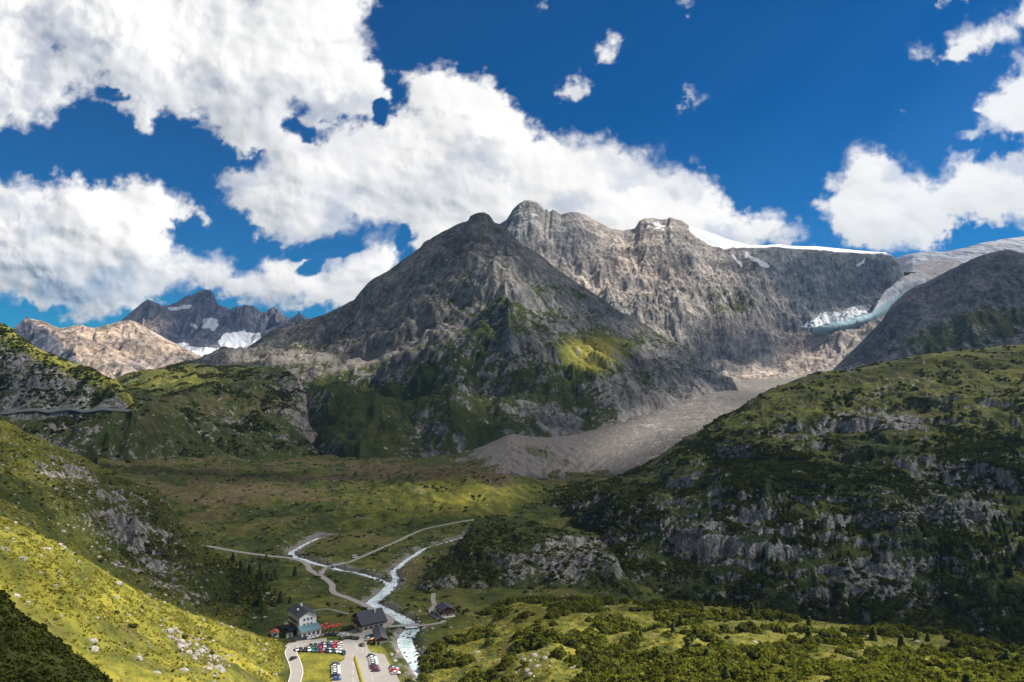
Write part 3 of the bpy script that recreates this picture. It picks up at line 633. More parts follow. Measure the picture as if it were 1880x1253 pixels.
# ---- cliffs on the near left side
def a_n2(L):
    px, py = L.px, L.py; n = fbm(L.X / 40, L.Y / 40, 5, 53); n2 = fbm(L.X / 9, L.Y / 9, 4, 54)
    cl = np.clip(emask(px, py, 250, 960, 90, 60, 50) + emask(px, py, 320, 1050, 110, 36, 45) + emask(px, py, 120, 860, 80, 30, 30) + .8 * emask(px, py, 480, 1070, 60, 22, 40), 0, 1)
    rock = -0.05 + .38 * cl + .35 * sstep(.8, 1.5, L.slope) + .35 * n + .15 * n2
    dk = emask(px, py, 480, 1075, 70, 45, 40)
    return pack(L, rock, 0.38 + .25 * n - .1 * cl - .2 * dk + .15 * emask(px, py, 100, 850, 160, 50, 25), 0.15 + .25 * cl * (n2 > 0) - .25 * n + .5 * dk, .3 - .2 * n, 0, .05, .45, 1)
def d_n2(X, Y, Z, gx, gy, V, u):
    return erosion(X, Y, gx, gy, 60, 7, 5, 32, .6) + 5 * fbm(X / 60, Y / 60, 4, 33) + 3 * (ridged(X / 16, Y / 16, 4, 34) - .5) + terrace(Z, X, Y, 18, .22, 93) * .45
loft('near_cliffs', -300, 575, 1.8, [
 ('p', [(-300,1000),(0,1000),(220,1130),(400,1190),(500,1200),(575,1230)], [(-300,270),(0,300),(220,320),(400,355),(500,392),(575,372)], .0, 0),
 ('p', [(-300,860),(0,900),(220,1060),(300,1090),(400,1130),(490,1155),(515,1170),(535,1195),(575,1235)], [(-300,420),(0,430),(220,420),(400,420),(500,415),(575,400)], .6, 0),
 ('p', [(-300,780),(0,840),(120,890),(220,960),(300,1020),(400,1070),(490,1125),(515,1150),(530,1180),(575,1230)], [(-300,580),(0,560),(220,520),(400,470),(500,430),(575,405)], 1, 10),
 ('p', [(-300,700),(0,771),(30,783),(60,799),(100,818),(150,842),(200,864),(250,886),(290,903),(310,925),(325,950),(350,985),(375,1005),(400,1017),(430,1035),(450,1050),(480,1072),(500,1092),(516,1125),(526,1160),(540,1190),(575,1230)], [(-300,760),(0,700),(290,640),(350,590),(450,520),(530,440),(575,410)], .35, 0),
 ('z', [(-300,40),(575,40)], [(-300,840),(290,720),(575,470)], .3, 0)], [60, 110, 130, 12],
 d_n2, a_n2, M_near)
# ---- sunlit meadow on the near left side
def a_n1(L):
    px, py = L.px, L.py; n = fbm(L.X / 25, L.Y / 25, 5, 55); n2 = fbm(L.X / 5, L.Y / 5, 4, 56)
    rk = emask(px, py, 370, 1200, 55, 45, 45) + .7 * emask(px, py, 310, 1160, 40, 20, 20) + .6 * emask(px, py, 460, 1165, 40, 12, 20)
    rock = -0.08 + .5 * rk * (.5 + n2) + .3 * sstep(1.0, 1.6, L.slope) + .3 * n2 + .1 * n
    return pack(L, rock, 0.67 + .34 * n + .16 * n2, 0.06 + .35 * n2 + .2 * rk, .28 - .5 * n + .2 * n2, 0, .05, .75, 1)
loft('near_meadow', -300, 590, 1.8, [
 ('p', [(-300,1500),(590,1500)], [(-300,50),(0,80),(540,215),(590,225)], 0, 0),
 ('p', [(-300,1262),(525,1262),(540,1310),(590,1340)], [(-300,90),(0,140),(200,190),(400,250),(500,300),(530,320),(560,318),(590,300)], .7, 0),
 ('p', [(-300,1010),(0,1085),(100,1125),(220,1172),(300,1190),(400,1205),(490,1220),(520,1236),(532,1252),(541,1290),(590,1330)], [(-300,170),(0,215),(220,255),(400,300),(500,345),(540,345),(590,330)], 1, 20),
 ('p', [(-300,850),(0,948),(40,966),(80,986),(110,1003),(150,1027),(180,1046),(200,1061),(240,1085),(280,1104),(330,1124),(400,1147),(450,1161),(500,1173),(516,1181),(524,1192),(530,1210),(535,1235),(541,1275),(590,1330)], [(-300,250),(0,285),(220,310),(400,345),(500,385),(530,372),(550,352),(590,330)], .35, 0),
 ('p', [(-300,900),(0,1000),(220,1120),(400,1180),(500,1198),(590,1290)], [(-300,300),(0,330),(220,340),(400,370),(500,400),(590,345)], .2, 0)], [16, 170, 150, 16],
 lambda X, Y, Z, gx, gy, V, u: 3.2 * fbm(X / 45, Y / 45, 4, 35) + erosion(X, Y, gx, gy, 34, 2.4, 6, 36, .62) + 1.5 * (ridged(X / 9, Y / 9, 5, 37) - .5), a_n1, M_near0)
# ---- dark corner shoulder
loft('near_shoulder', -300, 200, 2, [
 ('p', [(-300,1700),(200,1700)], [(-300,30),(200,40)], 0, 0),
 ('p', [(-300,1260),(200,1300)], [(-300,55),(200,70)], 1, 0),
 ('p', [(-300,980),(0,1082),(18,1094),(34,1118),(60,1142),(80,1150),(95,1172),(120,1190),(135,1205),(155,1228),(172,1253),(200,1300)], [(-300,85),(0,92),(200,95)], .8, 0),
 ('z', [(-300,60),(200,60)], [(-300,110),(200,120)], 0, 0)], [20, 130, 12],
 lambda X, Y, Z, gx, gy, V, u: 1.6 * fbm(X / 14, Y / 14, 5, 38) + .8 * (ridged(X / 4, Y / 4, 4, 39) - .5),
 lambda L: pack(L, .1 + .4 * fbm(L.X / 8, L.Y / 8, 4, 57), .28 + .2 * fbm(L.X / 10, L.Y / 10, 4, 58), .25, .2, 0, 0, .4, 1), M_near0)

# ---- big hill on the right
def a_rh(L):
    px, py = L.px, L.py; n = fbm(L.X / 60, L.Y / 60, 5, 61); n2 = fbm(L.X / 13, L.Y / 13, 4, 62)
    top = sstep(0, 1, (900 - py) / 160)
    cl = np.clip(emask(px, py, 1350, 990, 150, 55) + .9 * emask(px, py, 1610, 775, 100, 22) + .8 * emask(px, py, 1640, 1055, 120, 40) + .7 * emask(px, py, 1800, 870, 80, 40) + .6 * emask(px, py, 1340, 900, 40, 40) + .5 * emask(px, py, 1650, 690, 90, 20) + .6 * emask(px, py, 1010, 925, 60, 12), 0, 1)
    bld = emask(px, py, 1720, 945, 70, 16) + emask(px, py, 1690, 900, 30, 30, 40)
    rock = 0.05 + .46 * cl + .45 * sstep(.75, 1.5, L.slope) + .42 * n + .14 * n2
    low = sstep(820, 1000, py)
    blk = .6 * emask(px, py, 1440, 870, 120, 40, 12) + .6 * emask(px, py, 1790, 850, 80, 46, -10) + .7 * emask(px, py, 1100, 950, 90, 50)
    return pack(L, rock, 0.31 + .24 * n2 + .16 * top + .2 * n, 0.22 + .4 * blk + .28 * low - .12 * top - .6 * n * (1 - .4 * low) - .3 * bld, .22 + .15 * top - .2 * n, 0, .05 + .4 * bld * (n2 > 0), .12, 1)
def d_rh(X, Y, Z, gx, gy, V, u):
    h = 9 * fbm(X / 110, Y / 110, 5, 63) + 6 * (ridged(X / 50, Y / 50, 5, 64) - .5) + erosion(X, Y, gx, gy, 70, 6, 5, 65, .6)
    m = sstep(-.25, .35, fbm(X / 90, Y / 90, 3, 164)); h = h + 9 * fbm(X / 45, Y / 45, 5, 165)
    return h + terrace(Z + h, X, Y, 27, .2, 95) * .6 * m + terrace(Z + h, X, Y, 11, .2, 195) * .35
loft('right_hill', 880, 2100, 1.8, [
 ('p', [(880,1300),(2100,1300)], [(880,480),(1400,400),(2100,340)], 0, 0),
 ('p', [(880,1120),(960,1115),(1130,1100),(1200,1115),(1300,1135),(1400,1147),(1560,1157),(1700,1172),(1880,1205),(2100,1240)], [(880,590),(1130,520),(1400,480),(1880,415),(2100,400)], .4, 10),
 ('p', [(880,1030),(1130,1040),(1200,1045),(1300,1055),(1400,1060),(1560,1070),(1700,1070),(1880,1080),(2100,1090)], [(880,650),(1130,575),(1400,520),(1880,470),(2100,460)], 1, 10),
 ('p', [(880,985),(960,965),(1100,950),(1200,935),(1300,905),(1400,885),(1560,890),(1700,880),(1880,890),(2100,890)], [(880,700),(1000,740),(1200,660),(1400,640),(1880,600),(2100,590)], 1, 10),
 ('p', [(880,975),(930,950),(960,925),(1100,905),(1200,880),(1300,830),(1400,790),(1500,770),(1700,745),(1880,730),(2100,725)], [(880,720),(930,780),(1100,790),(1200,800),(1300,830),(1500,860),(1880,850),(2100,840)], 1, 10),
 ('p', [(880,990),(900,985),(920,958),(927,945),(936,934),(945,922),(955,910),(965,904),(1000,901),(1030,896),(1060,889),(1085,883),(1100,886),(1115,884),(1150,869),(1180,856),(1200,845),(1230,825),(1255,808),(1270,800),(1300,781),(1320,769),(1340,760),(1370,742),(1400,722),(1440,706),(1470,694),(1500,686),(1530,682),(1560,680),(1590,672),(1620,665),(1650,660),(1680,655),(1710,649),(1740,645),(1770,643),(1800,640),(1840,636),(1880,633),(2100,615)],
       [(880,740),(930,800),(960,840),(1110,880),(1270,960),(1500,1060),(1880,1150),(2100,1150)], .10, 0),
 ('z', [(880,40),(2100,60)], [(880,800),(1110,1000),(1500,1250),(2100,1400)], .3, 0)], [10, 90, 110, 110, 90, 14],
 d_rh, a_rh, M_near)
# ---- rocky knob beside the streams
def a_k(L):
    px, py = L.px, L.py; n = fbm(L.X / 28, L.Y / 28, 5, 66); n2 = fbm(L.X / 8, L.Y / 8, 4, 67)
    cl = np.clip(emask(px, py, 1040, 1030, 100, 50) + .5 * emask(px, py, 900, 1050, 80, 35) , 0, 1)
    return pack(L, 0.10 + .42 * cl + .35 * sstep(.8, 1.5, L.slope) + .3 * n + .1 * n2, .32 + .2 * n2, .32 - .4 * n + .25 * emask(px, py, 850, 1020, 70, 50), .3, 0, .05, .35, 1)
loft('rocky_knob', 762, 1180, 1.8, [
 ('p', [(762,1135),(1180,1135)], [(762,430),(1180,430)], 0, 0),
 ('p', [(762,1100),(785,1090),(860,1103),(950,1095),(1130,1090),(1180,1095)], [(762,480),(860,478),(1180,486)], .3, 0),
 ('p', [(762,1099),(785,1068),(860,1050),(950,1040),(1060,1035),(1130,1055),(1180,1094)], [(762,486),(860,510),(1050,515),(1180,490)], 1, 8),
 ('p', [(762,1098),(790,1050),(860,1000),(950,985),(1060,1000),(1130,1035),(1180,1093)], [(762,490),(860,560),(950,570),(1060,560),(1180,492)], 1, 8),
 ('p', [(762,1098),(778,1066),(790,1042),(810,1026),(830,1012),(845,996),(853,984),(860,968),(870,958),(880,953),(900,948),(930,948),(960,955),(1000,962),(1030,972),(1050,978),(1085,985),(1105,996),(1120,1008),(1135,1030),(1145,1055),(1160,1080),(1180,1093)], [(762,492),(790,520),(850,590),(930,640),(1060,610),(1120,560),(1180,495)], .2, 0),
 ('z', [(762,35),(1180,35)], [(762,510),(930,720),(1180,560)], 0, 0)], [8, 70, 70, 60, 12],
 lambda X, Y, Z, gx, gy, V, u: (3 * fbm(X / 40, Y / 40, 5, 68) + 3 * (ridged(X / 16, Y / 16, 4, 69) - .5) + erosion(X, Y, gx, gy, 26, 2.5, 4, 70) + terrace(Z, X, Y, 14, .18, 97) * .6), a_k, M_near)
# ---- bushy foreground on the right
def a_fg(L):
    px, py = L.px, L.py; n = fbm(L.X / 30, L.Y / 30, 5, 71); n2 = fbm(L.X / 7, L.Y / 7, 4, 72)
    rk = emask(px, py, 980, 1215, 50, 22, -25) + .6 * emask(px, py, 1660, 1235, 120, 14)
    return pack(L, -.1 + .4 * rk + .35 * n2 + .12 * n + .2 * sstep(.7, 1.2, L.slope), .62 + .3 * n2 + .15 * n, .22 - .25 * n, .32 + .3 * n2, 0, .05, .5, 1)
LFG = loft('foreground_rise', 772, 2100, 1.8, [
 ('p', [(772,1500),(2100,1500)], [(772,230),(1000,150),(1300,120),(2100,95)], 0, 0),
 ('p', [(772,1300),(2100,1300)], [(772,305),(850,285),(1000,240),(1300,200),(1880,170),(2100,160)], .7, 0),
 ('p', [(772,1250),(820,1235),(900,1215),(1000,1195),(1300,1180),(1600,1200),(1880,1225),(2100,1240)], [(772,335),(850,330),(1000,310),(1300,300),(1880,250),(2100,240)], 1, 20),
 ('p', [(772,1205),(800,1175),(830,1152),(870,1134),(910,1116),(950,1104),(1100,1100),(1180,1106),(1280,1114),(1400,1127),(1500,1140),(1600,1150),(1750,1168),(1880,1196),(2100,1220)], [(772,368),(800,388),(870,430),(950,465),(1100,460),(1280,410),(1600,340),(1880,290),(2100,270)], .5, 10),
 ('z', [(772,30),(2100,20)], [(772,430),(950,520),(1280,470),(2100,350)], 0, 0)], [16, 130, 160, 12],
 lambda X, Y, Z, gx, gy, V, u: 4.5 * fbm(X / 50, Y / 50, 5, 73) * np.clip((u - 800) / 120, .1, 1)[None, :] + 2.0 * (ridged(X / 18, Y / 18, 4, 74) - .5), a_fg, M_near0)
# ------------------------------------------------------------------ what the camera sees of the terrain (coarse), for cloud shadows and planting
BW, BH, BS = 470, 314, 4.0
zb = np.full((BH, BW), 1e9); zl = np.full((BH, BW), -1, int); bx = np.zeros((BH, BW)); by = np.zeros((BH, BW)); bz = np.zeros((BH, BW))
for li, (nm, L) in enumerate(LAYERS.items()):
    ix = np.floor(L.px / BS).astype(int).ravel(); iy = np.floor(L.py / BS).astype(int).ravel()
    ok = (ix >= 0) & (ix < BW) & (iy >= 0) & (iy < BH); idx = iy[ok] * BW + ix[ok]; Yv = L.Y.ravel()[ok]
    m = np.full(BH * BW, 1e9); np.minimum.at(m, idx, Yv)
    sel = Yv <= m[idx] + 1e-9
    better = m < zb.ravel()
    s2 = sel & better[idx]
    ii = idx[s2]
    zb.ravel()[ii] = Yv[s2]; zl.ravel()[ii] = li
    bx.ravel()[ii] = L.X.ravel()[ok][s2]; by.ravel()[ii] = Yv[s2]; bz.ravel()[ii] = L.Z.ravel()[ok][s2]
LN = list(LAYERS)
def visible(px, py, Y, slack=1.03):
    ix = int(px / BS); iy = int(py / BS)
    if not (0 <= ix < BW and 0 <= iy < BH): return True
    return Y <= zb[iy, ix] * slack + 6

# hand-drawn sun and shade for the ground, cut into the added cloud sheets (1 = clear)
gy_, gx_ = np.mgrid[0:BH, 0:BW]; PX = gx_ * BS + 2.0; PY = gy_ * BS + 2.0
lyr = {n: i for i, n in enumerate(LN)}
def on(*names): return np.isin(zl, [lyr[n] for n in names])
Tm = np.full((BH, BW), 0.35)
def setm(where, val): Tm[where] = val
def lay(mask, val, where=None):
    global Tm
    m = mask if where is None else mask * where
    Tm = Tm * (1 - m) + val * m
setm(on('far_peaks'), 0.12)
lay(pmask(PX, PY, [(290,615),(400,640),(490,600),(480,680),(290,680)], 6), 1.0, on('far_peaks'))
lay(emask(PX, PY, 265, 600, 40, 20), .5, on('far_peaks')); lay(emask(PX, PY, 450, 618, 60, 12), .35, on('far_peaks')); lay(emask(PX, PY, 515, 580, 30, 12), .8, on('far_peaks'))
setm(on('far_ridge'), 0.95)
lay(pmask(PX, PY, [(10,600),(50,588),(75,600),(110,630),(165,690),(100,720),(0,700)], 5), 0.08, on('far_ridge'))
setm(on('rear_mountain', 'snow_field'), 0.85)
W_ = on('rear_mountain')
lay(pmask(PX, PY, [(1360,455),(1670,465),(1670,560),(1600,556),(1500,560),(1440,520),(1380,500)], 12), 0.0, W_)
lay(pmask(PX, PY, [(1300,590),(1400,575),(1490,590),(1500,640),(1440,668),(1340,660),(1290,640)], 14), 0.02, W_)
lay(emask(PX, PY, 1060, 445, 60, 34, 30), 0.35, W_); lay(emask(PX, PY, 1255, 470, 40, 40), .5, W_)
lay(emask(PX, PY, 1430, 690, 100, 16), 1.0, W_)
setm(on('glacier'), 0.6); lay(pmask(PX, PY, [(1660,460),(2000,430),(2000,500),(1660,560)], 8), .45, on('glacier'))
setm(on('glacier_shoulder'), 0.06); lay(emask(PX, PY, 1760, 600, 130, 26, -14), .25, on('glacier_shoulder')); lay(emask(PX, PY, 1640, 660, 100, 14), .25, on('glacier_shoulder'))
W_ = on('mountain'); setm(W_, 0.14)
lay(sstep(520, 440, PY), .06, W_)
lay(emask(PX, PY, 700, 640, 170, 36, -18), .62, W_); lay(emask(PX, PY, 620, 612, 90, 9, -16), .06, W_); lay(emask(PX, PY, 780, 610, 80, 10, -25), .1, W_); lay(emask(PX, PY, 1120, 560, 70, 14, 32), .06, W_); lay(emask(PX, PY, 1010, 560, 50, 16, 30), .55, W_); lay(emask(PX, PY, 545, 650, 110, 18), .9, W_); lay(emask(PX, PY, 690, 662, 90, 12, -20), 1.0, W_)
lay(emask(PX, PY, 815, 575, 75, 14, -30), .9, W_); lay(emask(PX, PY, 900, 495, 50, 12, -25), .95, W_); lay(emask(PX, PY, 950, 550, 60, 50), .75, W_)
lay(emask(PX, PY, 1085, 652, 52, 26, 20), 1.0, W_); lay(emask(PX, PY, 900, 735, 60, 10, 8), .6, W_); lay(emask(PX, PY, 760, 770, 12, 60, -20), .5, W_); lay(emask(PX, PY, 980, 735, 40, 14), .6, W_); lay(emask(PX, PY, 870, 540, 90, 14, -28), .7, W_); lay(emask(PX, PY, 1175, 625, 60, 14, 25), .9, W_); lay(emask(PX, PY, 1235, 615, 40, 12, 25), .8, W_)
lay(emask(PX, PY, 1215, 775, 70, 28, -25), 1.0, W_); lay(emask(PX, PY, 1290, 730, 50, 20, -20), .7, W_)
W_ = on('moraine'); setm(W_, 0.26); lay(sstep(1150, 1250, PX) * sstep(810, 770, PY), .75, W_); lay(emask(PX, PY, 1400, 700, 120, 20), 1.0, W_); lay(emask(PX, PY, 1185, 795, 75, 26, -28), 1.0, W_); lay(emask(PX, PY, 1380, 730, 60, 14), .5, W_)
W_ = on('green_slope'); setm(W_, 0.28); lay(emask(PX, PY, 300, 688, 110, 22), 1.0, W_); lay(emask(PX, PY, 450, 745, 160, 30), .45, W_); lay(emask(PX, PY, 470, 668, 80, 8), .8, W_)
W_ = on('rocky_spur'); setm(W_, 0.15); lay(emask(PX, PY, 120, 759, 140, 5), .8, W_)
lay(1 - sstep(4, 26, PY - np.interp(PX, [-300, 0, 40, 100, 170, 215, 245], [560, 597, 625, 655, 680, 700, 735])), 1.0, W_)
W_ = on('valley_floor'); setm(W_, 0.33)
lay(emask(PX, PY, 640, 905, 300, 24), .5, W_); lay(emask(PX, PY, 800, 868, 140, 12), .18, W_); lay(emask(PX, PY, 830, 905, 130, 16), .62, W_); lay(emask(PX, PY, 760, 955, 150, 18), .22, W_); lay(emask(PX, PY, 420, 870, 120, 14), .2, W_); lay(sstep(1164, 1176, PY - 0.02 * (PX - 520)), 1.0, W_); lay(emask(PX, PY, 600, 1140, 110, 20), .22, W_)
lay(pmask(PX, PY, [(560,1130),(760,1130),(740,1165),(560,1172)], 8), .3, W_)
W_ = on('near_cliffs'); setm(W_, 0.22); lay(sstep(60, 0, np.interp(PX, [0, 80, 200, 280, 400, 520], [950, 986, 1062, 1104, 1146, 1176]) - PY), .6, W_); lay(emask(PX, PY, 60, 850, 120, 60, 25), .55, W_); lay(emask(PX, PY, 150, 970, 90, 22, 40), .7, W_); lay(emask(PX, PY, 470, 1130, 70, 20, 25), .5, W_)
lay(emask(PX, PY, 450, 1080, 80, 40, 40), .15, W_)
W_ = on('near_meadow'); setm(W_, 1.0); lay(emask(PX, PY, 90, 1075, 90, 34, 30), .6, W_); setm(on('near_shoulder'), 0.1); lay(1 - sstep(2, 22, PY - np.interp(PX, [0, 18, 34, 60, 95, 135, 172], [1082, 1094, 1118, 1142, 1172, 1205, 1253])), .7, on('near_shoulder'))
W_ = on('right_hill'); setm(W_, 0.24); lay(sstep(860, 720, PY + .0 * PX), .46, W_); lay(emask(PX, PY, 1550, 930, 250, 26), .32, W_); lay(emask(PX, PY, 1860, 990, 60, 20), .8, W_); lay(emask(PX, PY, 1060, 900, 60, 12), .4, W_)
lay(sstep(1040, 1110, PY), .08, W_)
setm(on('rocky_knob'), 0.22); lay(emask(PX, PY, 1040, 1010, 70, 30), .35, on('rocky_knob'))
W_ = on('foreground_rise'); setm(W_, 1.0); lay(sstep(20, -6, PY - np.interp(PX, [780, 900, 1280, 1600, 1880], [1180, 1125, 1112, 1150, 1195])), .3, W_); lay(pmask(PX, PY, [(780,1110),(1150,1090),(1150,1128),(900,1150),(780,1200)], 10), .5, W_)

# ---- added cloud sheets out of view, shaped from the drawn map to shade the ground
def cloud_mat(name, trans=0.5):
    t = NT(name); a = t.n('Attribute', attribute_name='alpha')
    tr = t.n('BsdfTransparent'); df = t.n('BsdfDiffuse'); tl = t.n('BsdfTranslucent')
    for b in (df, tl): b.inputs[0].default_value = (0.98, 0.95, 0.945, 1)
    m1 = t.n('MixShader'); m1.inputs[0].default_value = trans; t.t.links.new(df.outputs[0], m1.inputs[1]); t.t.links.new(tl.outputs[0], m1.inputs[2])
    m2 = t.n('MixShader'); t.t.links.new(a.outputs['Fac'], m2.inputs[0]); t.t.links.new(tr.outputs[0], m2.inputs[1]); t.t.links.new(m1.outputs[0], m2.inputs[2])
    t.t.links.new(m2.outputs[0], t.out.inputs[0]); return t.m
M_shade_cloud = cloud_mat('shade_cloud_sheet', 0.35)
def bank(name, ylo, yhi, H, cell, thick, margin):
    sel = (zl >= 0) & (by >= ylo) & (by < yhi)
    X, Y, Z, T = bx[sel], by[sel], bz[sel], Tm[sel]
    t = (H - Z) / SDIR[2]; X2 = X + SDIR[0] * t; Y2 = Y + SDIR[1] * t
    x0, x1, y0, y1 = X2.min() - margin, X2.max() + margin, Y2.min() - cell * 2, Y2.max() + cell * 2
    nx, ny = int((x1 - x0) / cell) + 1, int((y1 - y0) / cell) + 1
    ix = ((X2 - x0) / cell).astype(int); iy = ((Y2 - y0) / cell).astype(int)
    A = np.zeros((ny, nx)); N = np.zeros((ny, nx)); np.add.at(A, (iy, ix), T); np.add.at(N, (iy, ix), 1)
    r = 1; G = np.where(N > 0, A / np.maximum(N, 1), 0); Wt = (N > 0).astype(float)
    out = G.copy(); done = Wt > 0; Ab, Nb = G * Wt, Wt
    for r in (1, 2, 3, 4, 6, 8):
        Ab = blur2(Ab, r); Nb = blur2(Nb, r)
        f = (~done) & (Nb > 0.02); out[f] = (Ab / np.maximum(Nb, 1e-9))[f]; done |= f
    out[~done] = 0.5
    out = blur2(out, 1) if cell > 10 else out
    a = 1 - np.sqrt(np.clip(out, 0, 1))
    e = np.minimum.reduce([np.arange(nx)[None, :] * np.ones((ny, 1)), (nx - 1 - np.arange(nx))[None, :] * np.ones((ny, 1)), np.arange(ny)[:, None] * np.ones((1, nx)), (ny - 1 - np.arange(ny))[:, None] * np.ones((1, nx))])
    a = np.clip(a * sstep(0, 3, e), 0, 1)
    gx, gy = np.meshgrid(x0 + np.arange(nx) * cell, y0 + np.arange(ny) * cell)
    n = fbm(gx / (cell * 9), gy / (cell * 9), 4, 81)
    hh = thick * (0.25 + a) * (1 + .5 * n) * sstep(0, 4, e)
    V = np.concatenate([np.stack([gx.ravel(), gy.ravel(), (H + hh).ravel()], 1), np.stack([gx.ravel(), gy.ravel(), (H - .25 * hh).ravel()], 1)])
    F1 = grid_faces(ny, nx); F2 = F1[:, ::-1] + nx * ny
    al = np.concatenate([a.ravel(), a.ravel()]); col = np.stack([al, al, al, np.ones_like(al)], 1)
    me = np_mesh(name, V, np.concatenate([F1, F2]), M_shade_cloud, True, {'alpha': col})
    o = link(bpy.data.objects.new(name, me)); tag(o, None, None, None, 'structure'); return o
if 1:
    bank('shade_cloud', 0, 1010, 1650, 7, 14, 240)
    bank('shade_cloud', 1010, 2830, 2500, 22, 60, 420)
    bank('shade_cloud', 2830, 9000, 6300, 44, 160, 900)

# ------------------------------------------------------------------ cumulus clouds seen behind the mountains (relief with real depth, lit by the sun)
CL = [
 [(-300,-140),(700,-140),(692,-20),(688,40),(684,90),(702,122),(722,140),(728,165),(722,186),(700,196),(695,220),(640,228),(560,245),(500,292),(440,292),(405,270),(388,246),(350,225),(310,212),(292,215),(290,240),(272,254),(232,216),(190,186),(150,176),(132,190),(110,206),(90,226),(50,242),(-300,250)],
 [(480,230),(560,225),(640,215),(700,205),(737,185),(742,150),(762,122),(800,112),(835,120),(860,130),(905,125),(922,160),(940,186),(965,190),(985,215),(1005,236),(1050,243),(1110,238),(1150,258),(1200,283),(1260,303),(1318,320),(1328,345),(1355,362),(1380,388),(1430,386),(1475,402),(1500,428),(1478,446),(1400,470),(1300,520),(1000,520),(760,520),(748,440),(720,420),(650,418),(640,440),(600,446),(540,456),(500,452),(470,432),(452,402),(420,382),(398,345),(402,322),(425,300),(480,290)],
 [(-300,325),(0,318),(60,327),(90,332),(112,312),(130,310),(160,326),(200,330),(240,322),(275,324),(300,333),(325,352),(360,368),(392,402),(372,413),(322,412),(326,442),(370,456),(420,464),(440,487),(465,488),(480,470),(520,464),(560,463),(590,478),(622,450),(700,422),(742,442),(748,462),(735,500),(700,560),(640,575),(590,568),(540,572),(480,566),(400,546),(380,532),(340,536),(250,572),(215,592),(150,592),(100,586),(60,562),(30,550),(-300,548)],
 [(1488,388),(1496,370),(1516,356),(1500,336),(1510,312),(1535,306),(1550,276),(1565,260),(1600,265),(1650,275),(1675,300),(1686,318),(1715,312),(1735,292),(1742,275),(1760,270),(1785,285),(1820,276),(1870,268),(2200,255),(2200,430),(1880,420),(1800,415),(1752,425),(1722,455),(1700,470),(1640,468),(1560,456),(1530,440),(1512,412)],
 [(1655,82),(1682,74),(1720,92),(1740,62),(1755,42),(1800,30),(1850,18),(1880,-20),(2000,-140),(2200,-140),(2200,50),(1880,52),(1866,88),(1822,105),(1790,104),(1760,114),(1705,115),(1672,100)],
 [(1885,80),(1852,120),(1822,150),(1790,180),(1780,198),(1795,215),(1772,230),(1766,250),(1800,254),(1830,250),(1880,258),(2200,270),(2200,70)],
 [(1090,118),(1092,92),(1106,66),(1118,42),(1140,56),(1152,76),(1136,90),(1130,112),(1105,120)],
 [(1010,170),(1022,158),(1036,146),(1066,114),(1078,142),(1084,172),(1060,184),(1030,192)],
 [(1236,214),(1246,184),(1244,156),(1265,152),(1280,168),(1304,160),(1302,178),(1262,194)],
 [(1200,254),(1224,265),(1246,286),(1216,280)], [(1264,284),(1282,290),(1276,302),(1268,298)], [(980,8),(992,-20),(1012,-20),(996,12)], [(1215,-20),(1270,-20),(1262,22),(1245,8)],
 [(1645,204),(1656,198),(1672,210),(1668,220)], [(1718,-20),(1790,-20),(1780,8),(1732,8)],
]
HOLES = [(105, 92, 26, 16, 20, .5), (565, 500, 0.1, 0.1, 0, 0), (600, 462, 60, 11, -8, 1.2), (565, 497, 24, 12, -20, 1.2), (738, 436, 9, 22, 10, 1.0), (545, 200, 22, 26, 30, .55), (695, 205, 12, 24, 20, .9), (180, 140, 50, 22, 20, .35), (210, 172, 30, 14, 10, .5), (560, 242, 60, 12, 20, .35)]
